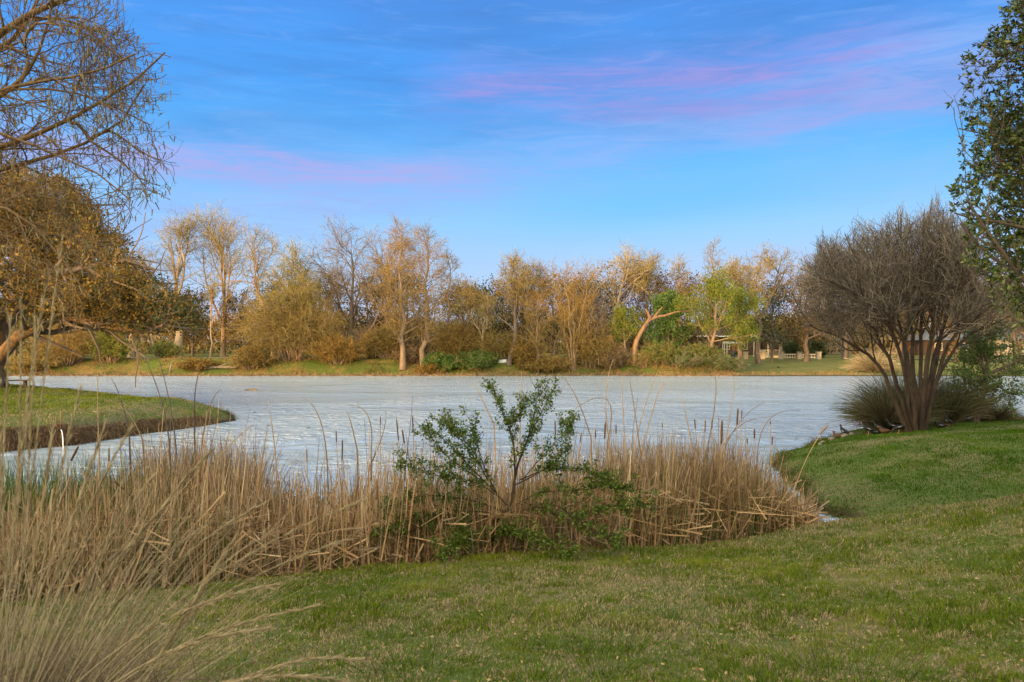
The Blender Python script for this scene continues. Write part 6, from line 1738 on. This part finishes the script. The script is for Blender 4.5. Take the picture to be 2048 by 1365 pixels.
# ------------------------------------------------------------------ birds
def duck(px, py, d, rz, pose, colour, label, group='black ducks resting on the right bank'):
    x = at(px, d); z = Hs(x, d) if pose != 'swim' else 0.0
    t = thing('duck', (x, d, z), label, 'duck', group, rz)
    m = M['duck_black'] if colour == 'b' else M['duck_brown']
    if pose == 'stand':
        path = [(-.27, 0, .16), (-.22, 0, .18), (-.12, 0, .22), (0, 0, .25), (.10, 0, .29), (.15, 0, .35), (.165, 0, .42), (.18, 0, .455), (.205, 0, .462), (.235, 0, .455)]
        rad = [.012, .03, .065, .085, .075, .042, .028, .036, .034, .016]; leg = .17
    elif pose == 'feed':
        path = [(-.25, 0, .26), (-.20, 0, .26), (-.10, 0, .25), (0, 0, .22), (.10, 0, .18), (.16, 0, .12), (.19, 0, .07), (.21, 0, .045), (.23, 0, .03), (.25, 0, .02)]
        rad = [.012, .03, .065, .085, .075, .042, .028, .034, .03, .012]; leg = .16
    else:
        path = [(-.27, 0, .10), (-.22, 0, .10), (-.12, 0, .10), (0, 0, .10), (.10, 0, .12), (.14, 0, .17), (.13, 0, .215), (.145, 0, .24), (.17, 0, .243), (.20, 0, .235)]
        rad = [.012, .035, .075, .09, .075, .045, .032, .038, .034, .014]; leg = 0
    g = G(); v, f = loft(path, rad, 12)
    g.add(v, f, m, True)
    if leg:
        for s in (-1, 1):
            P = np.array([[(-.01, .035*s, leg+.02), (.005, .035*s, leg*.5), (0, .035*s, .0)]]); vv, ff = tubes(P, np.full((1, 3), .008), 6); g.add(vv, ff, M['bill'], True)
            P = np.array([[(0, .035*s, .006), (.05, .035*s, .004)]]); vv, ff = tubes(P, np.array([[.01, .018]]), 6); g.add(vv, ff, M['bill'], True)
    g.build('body', t)
    # bill
    a, b = np.array(path[-2]), np.array(path[-1]); dr = nrm(b-a)
    v, f = loft([tuple(b-dr*.01), tuple(b+dr*.02), tuple(b+dr*.045)], [.014, .012, .006], 8); g = G(); g.add(v, f, M['bill'], True); g.build('bill', t)
    # folded wings with a pale patch
    bz = path[3][2]; sl = math.atan2(path[4][2]-path[1][2], path[4][0]-path[1][0])
    for s in (-1, 1):
        pts = []
        for u in np.linspace(0, 1, 6):
            xx = .08-.30*u; pts.append((xx, s*(.058+.022*math.sin(u*3.1)), bz+.02+math.tan(sl)*(xx)))
        v, f = loft(pts, [.014, .034, .040, .034, .022, .008], 8); v = np.array(v); v[:, 1] = s*.066+(v[:, 1]-s*.066)*.5
        g = G(); g.add(v, f, m, True); w = g.build('wing', t)
        pts = [(.03, s*.087, bz+.015+math.tan(sl)*.03), (-.04, s*.092, bz+.012-math.tan(sl)*.04), (-.11, s*.084, bz+.01-math.tan(sl)*.11)]
        v, f = loft(pts, [.004, .009, .004], 6); g = G(); g.add(v, f, M['duck_white'] if colour == 'b' else m, True); g.build('wing_patch', w)
    return t
def dpt(py): return 3.45*FPX/(py-682.5)
def birds():
    duck(1676, 876, 30.6, 2.7, 'rest', 'n', 'brown duck squatting nearest the water left of all others', 'brown ducks at the water edge')
    duck(1688, 874, 30.8, 1.9, 'stand', 'b', 'dark duck standing upright beside the brown one at the water edge', 'brown ducks at the water edge')
    duck(1737, 861, 29.9, 2.6, 'stand', 'b', 'black duck at the left end of the row under the grass clump')
    duck(1749, 860, 29.9, 2.9, 'rest', 'b', 'black duck second in the row under the grass clump')
    duck(1758, 859, 30.0, 2.5, 'stand', 'b', 'black duck in the middle of the row under the grass clump')
    duck(1768, 859, 29.7, 2.8, 'rest', 'n', 'brownish duck at the right of the row under the grass clump')
    duck(1786, 856, 29.9, 2.6, 'stand', 'b', 'black duck standing just left of the feeding one')
    duck(1798, 862, 29.2, 2.5, 'feed', 'b', 'black and white duck with head down left of the tree base')
    duck(1880, 853, 30.4, 2.7, 'rest', 'b', 'black duck resting in shadow right of the tree base')
    duck(1896, 852, 30.6, 1.7, 'stand', 'b', 'dark duck standing at the foot of the right grass clump')
    duck(1557, 738, 101, 3.1, 'rest', 'b', 'tiny dark bird on the far lawn below the gazebo', 'birds across the lake')
    # swallows skimming the lake
    for px, py, d, rz, l in [(509, 825, 32, .4, 'small dark swallow in flight right of the grassy tip'), (617, 857, 28, 1.2, 'small dark swallow flying low over the middle water'), (537, 852, 30, 2.1, 'tiny swallow flying between the other two')]:
        p = W(px, py, d); t = thing('swallow', tuple(p), l, 'bird', 'swallows over the lake', rz)
        g = G(); v, f = loft([(-.07, 0, 0), (-.03, 0, 0), (.02, 0, 0), (.05, 0, .004), (.065, 0, 0)], [.004, .012, .015, .012, .003], 8); g.add(v, f, M['duck_black'], True); g.build('body', t)
        for s in (-1, 1):
            P = np.array([[(.02, s*.008, .004), (.01, s*.06, .035), (-.04, s*.12, .03)]]); v, f = tubes(P, np.array([[.012, .010, .002]]), 6); v[:, 2] = .5*v[:, 2]; g = G(); g.add(v, f, M['duck_black'], True); g.build('wing', t)
birds()

# ------------------------------------------------------------------ unseen trees added behind the photographer to keep the near shore in shade
def shade_trees():
    rng = np.random.default_rng(88)
    first = None
    spots = [(-44, -30, .68), (-36, -26, .70), (-26, -24, .95), (-20, -25, 1.08), (-12, -24, 1.0), (-4, -25, 1.05), (-34, -34, .74), (-16, -33, 1.1), (-24, -31, 1.05), (3, -30, 1.1)]
    labs = ['farthest left', 'second from the left', 'third from the left', 'fourth from the left', 'fifth from the left', 'nearest the middle', 'back row left', 'back row right', 'back row middle', 'rightmost']
    for i, ((x, y, s), l) in enumerate(zip(spots, labs)):
        lab = 'unseen evergreen added behind the viewpoint to cast shade, ' + l
        if first is None:
            t = thing('added_shade_tree', (x, y, Hs(x, y)), lab, 'tree', 'unseen evergreens added behind the viewpoint to cast shade')
            g = G(); u = np.linspace(0, 1, 8)
            v, f = tubes(np.stack([.2*np.sin(u*4), .1*u, u*13], 1)[None], (.4*(1-u)+.08)[None], 10); g.add(v, f, M['bark_dark'], True); g.build('trunk', t)
            n = 15000; c = rng.normal(size=(n, 3)); c = nrm(c)*rng.random(n)[:, None]**.4*np.array([5.4, 5.0, 6.3])+np.array([0, 0, 7.6])
            c[:, 2] = np.maximum(c[:, 2], .6)
            s_ = rng.uniform(.5, 1.3, n); v, f = leaves(c, .6*s_, .4*s_, rng); g = G(); g.add(v, f, M['leaf_dark']); g.build('crown', t)
            first = t
        else:
            t = first.copy(); C.objects.link(t); t.location = (x, y, Hs(x, y)); t['label'] = lab
            t.rotation_euler = (0, 0, i*1.3)
            for ch in first.children:
                c = ch.copy(); C.objects.link(c); c.parent = t
        t.scale = (s, s, s)
shade_trees()
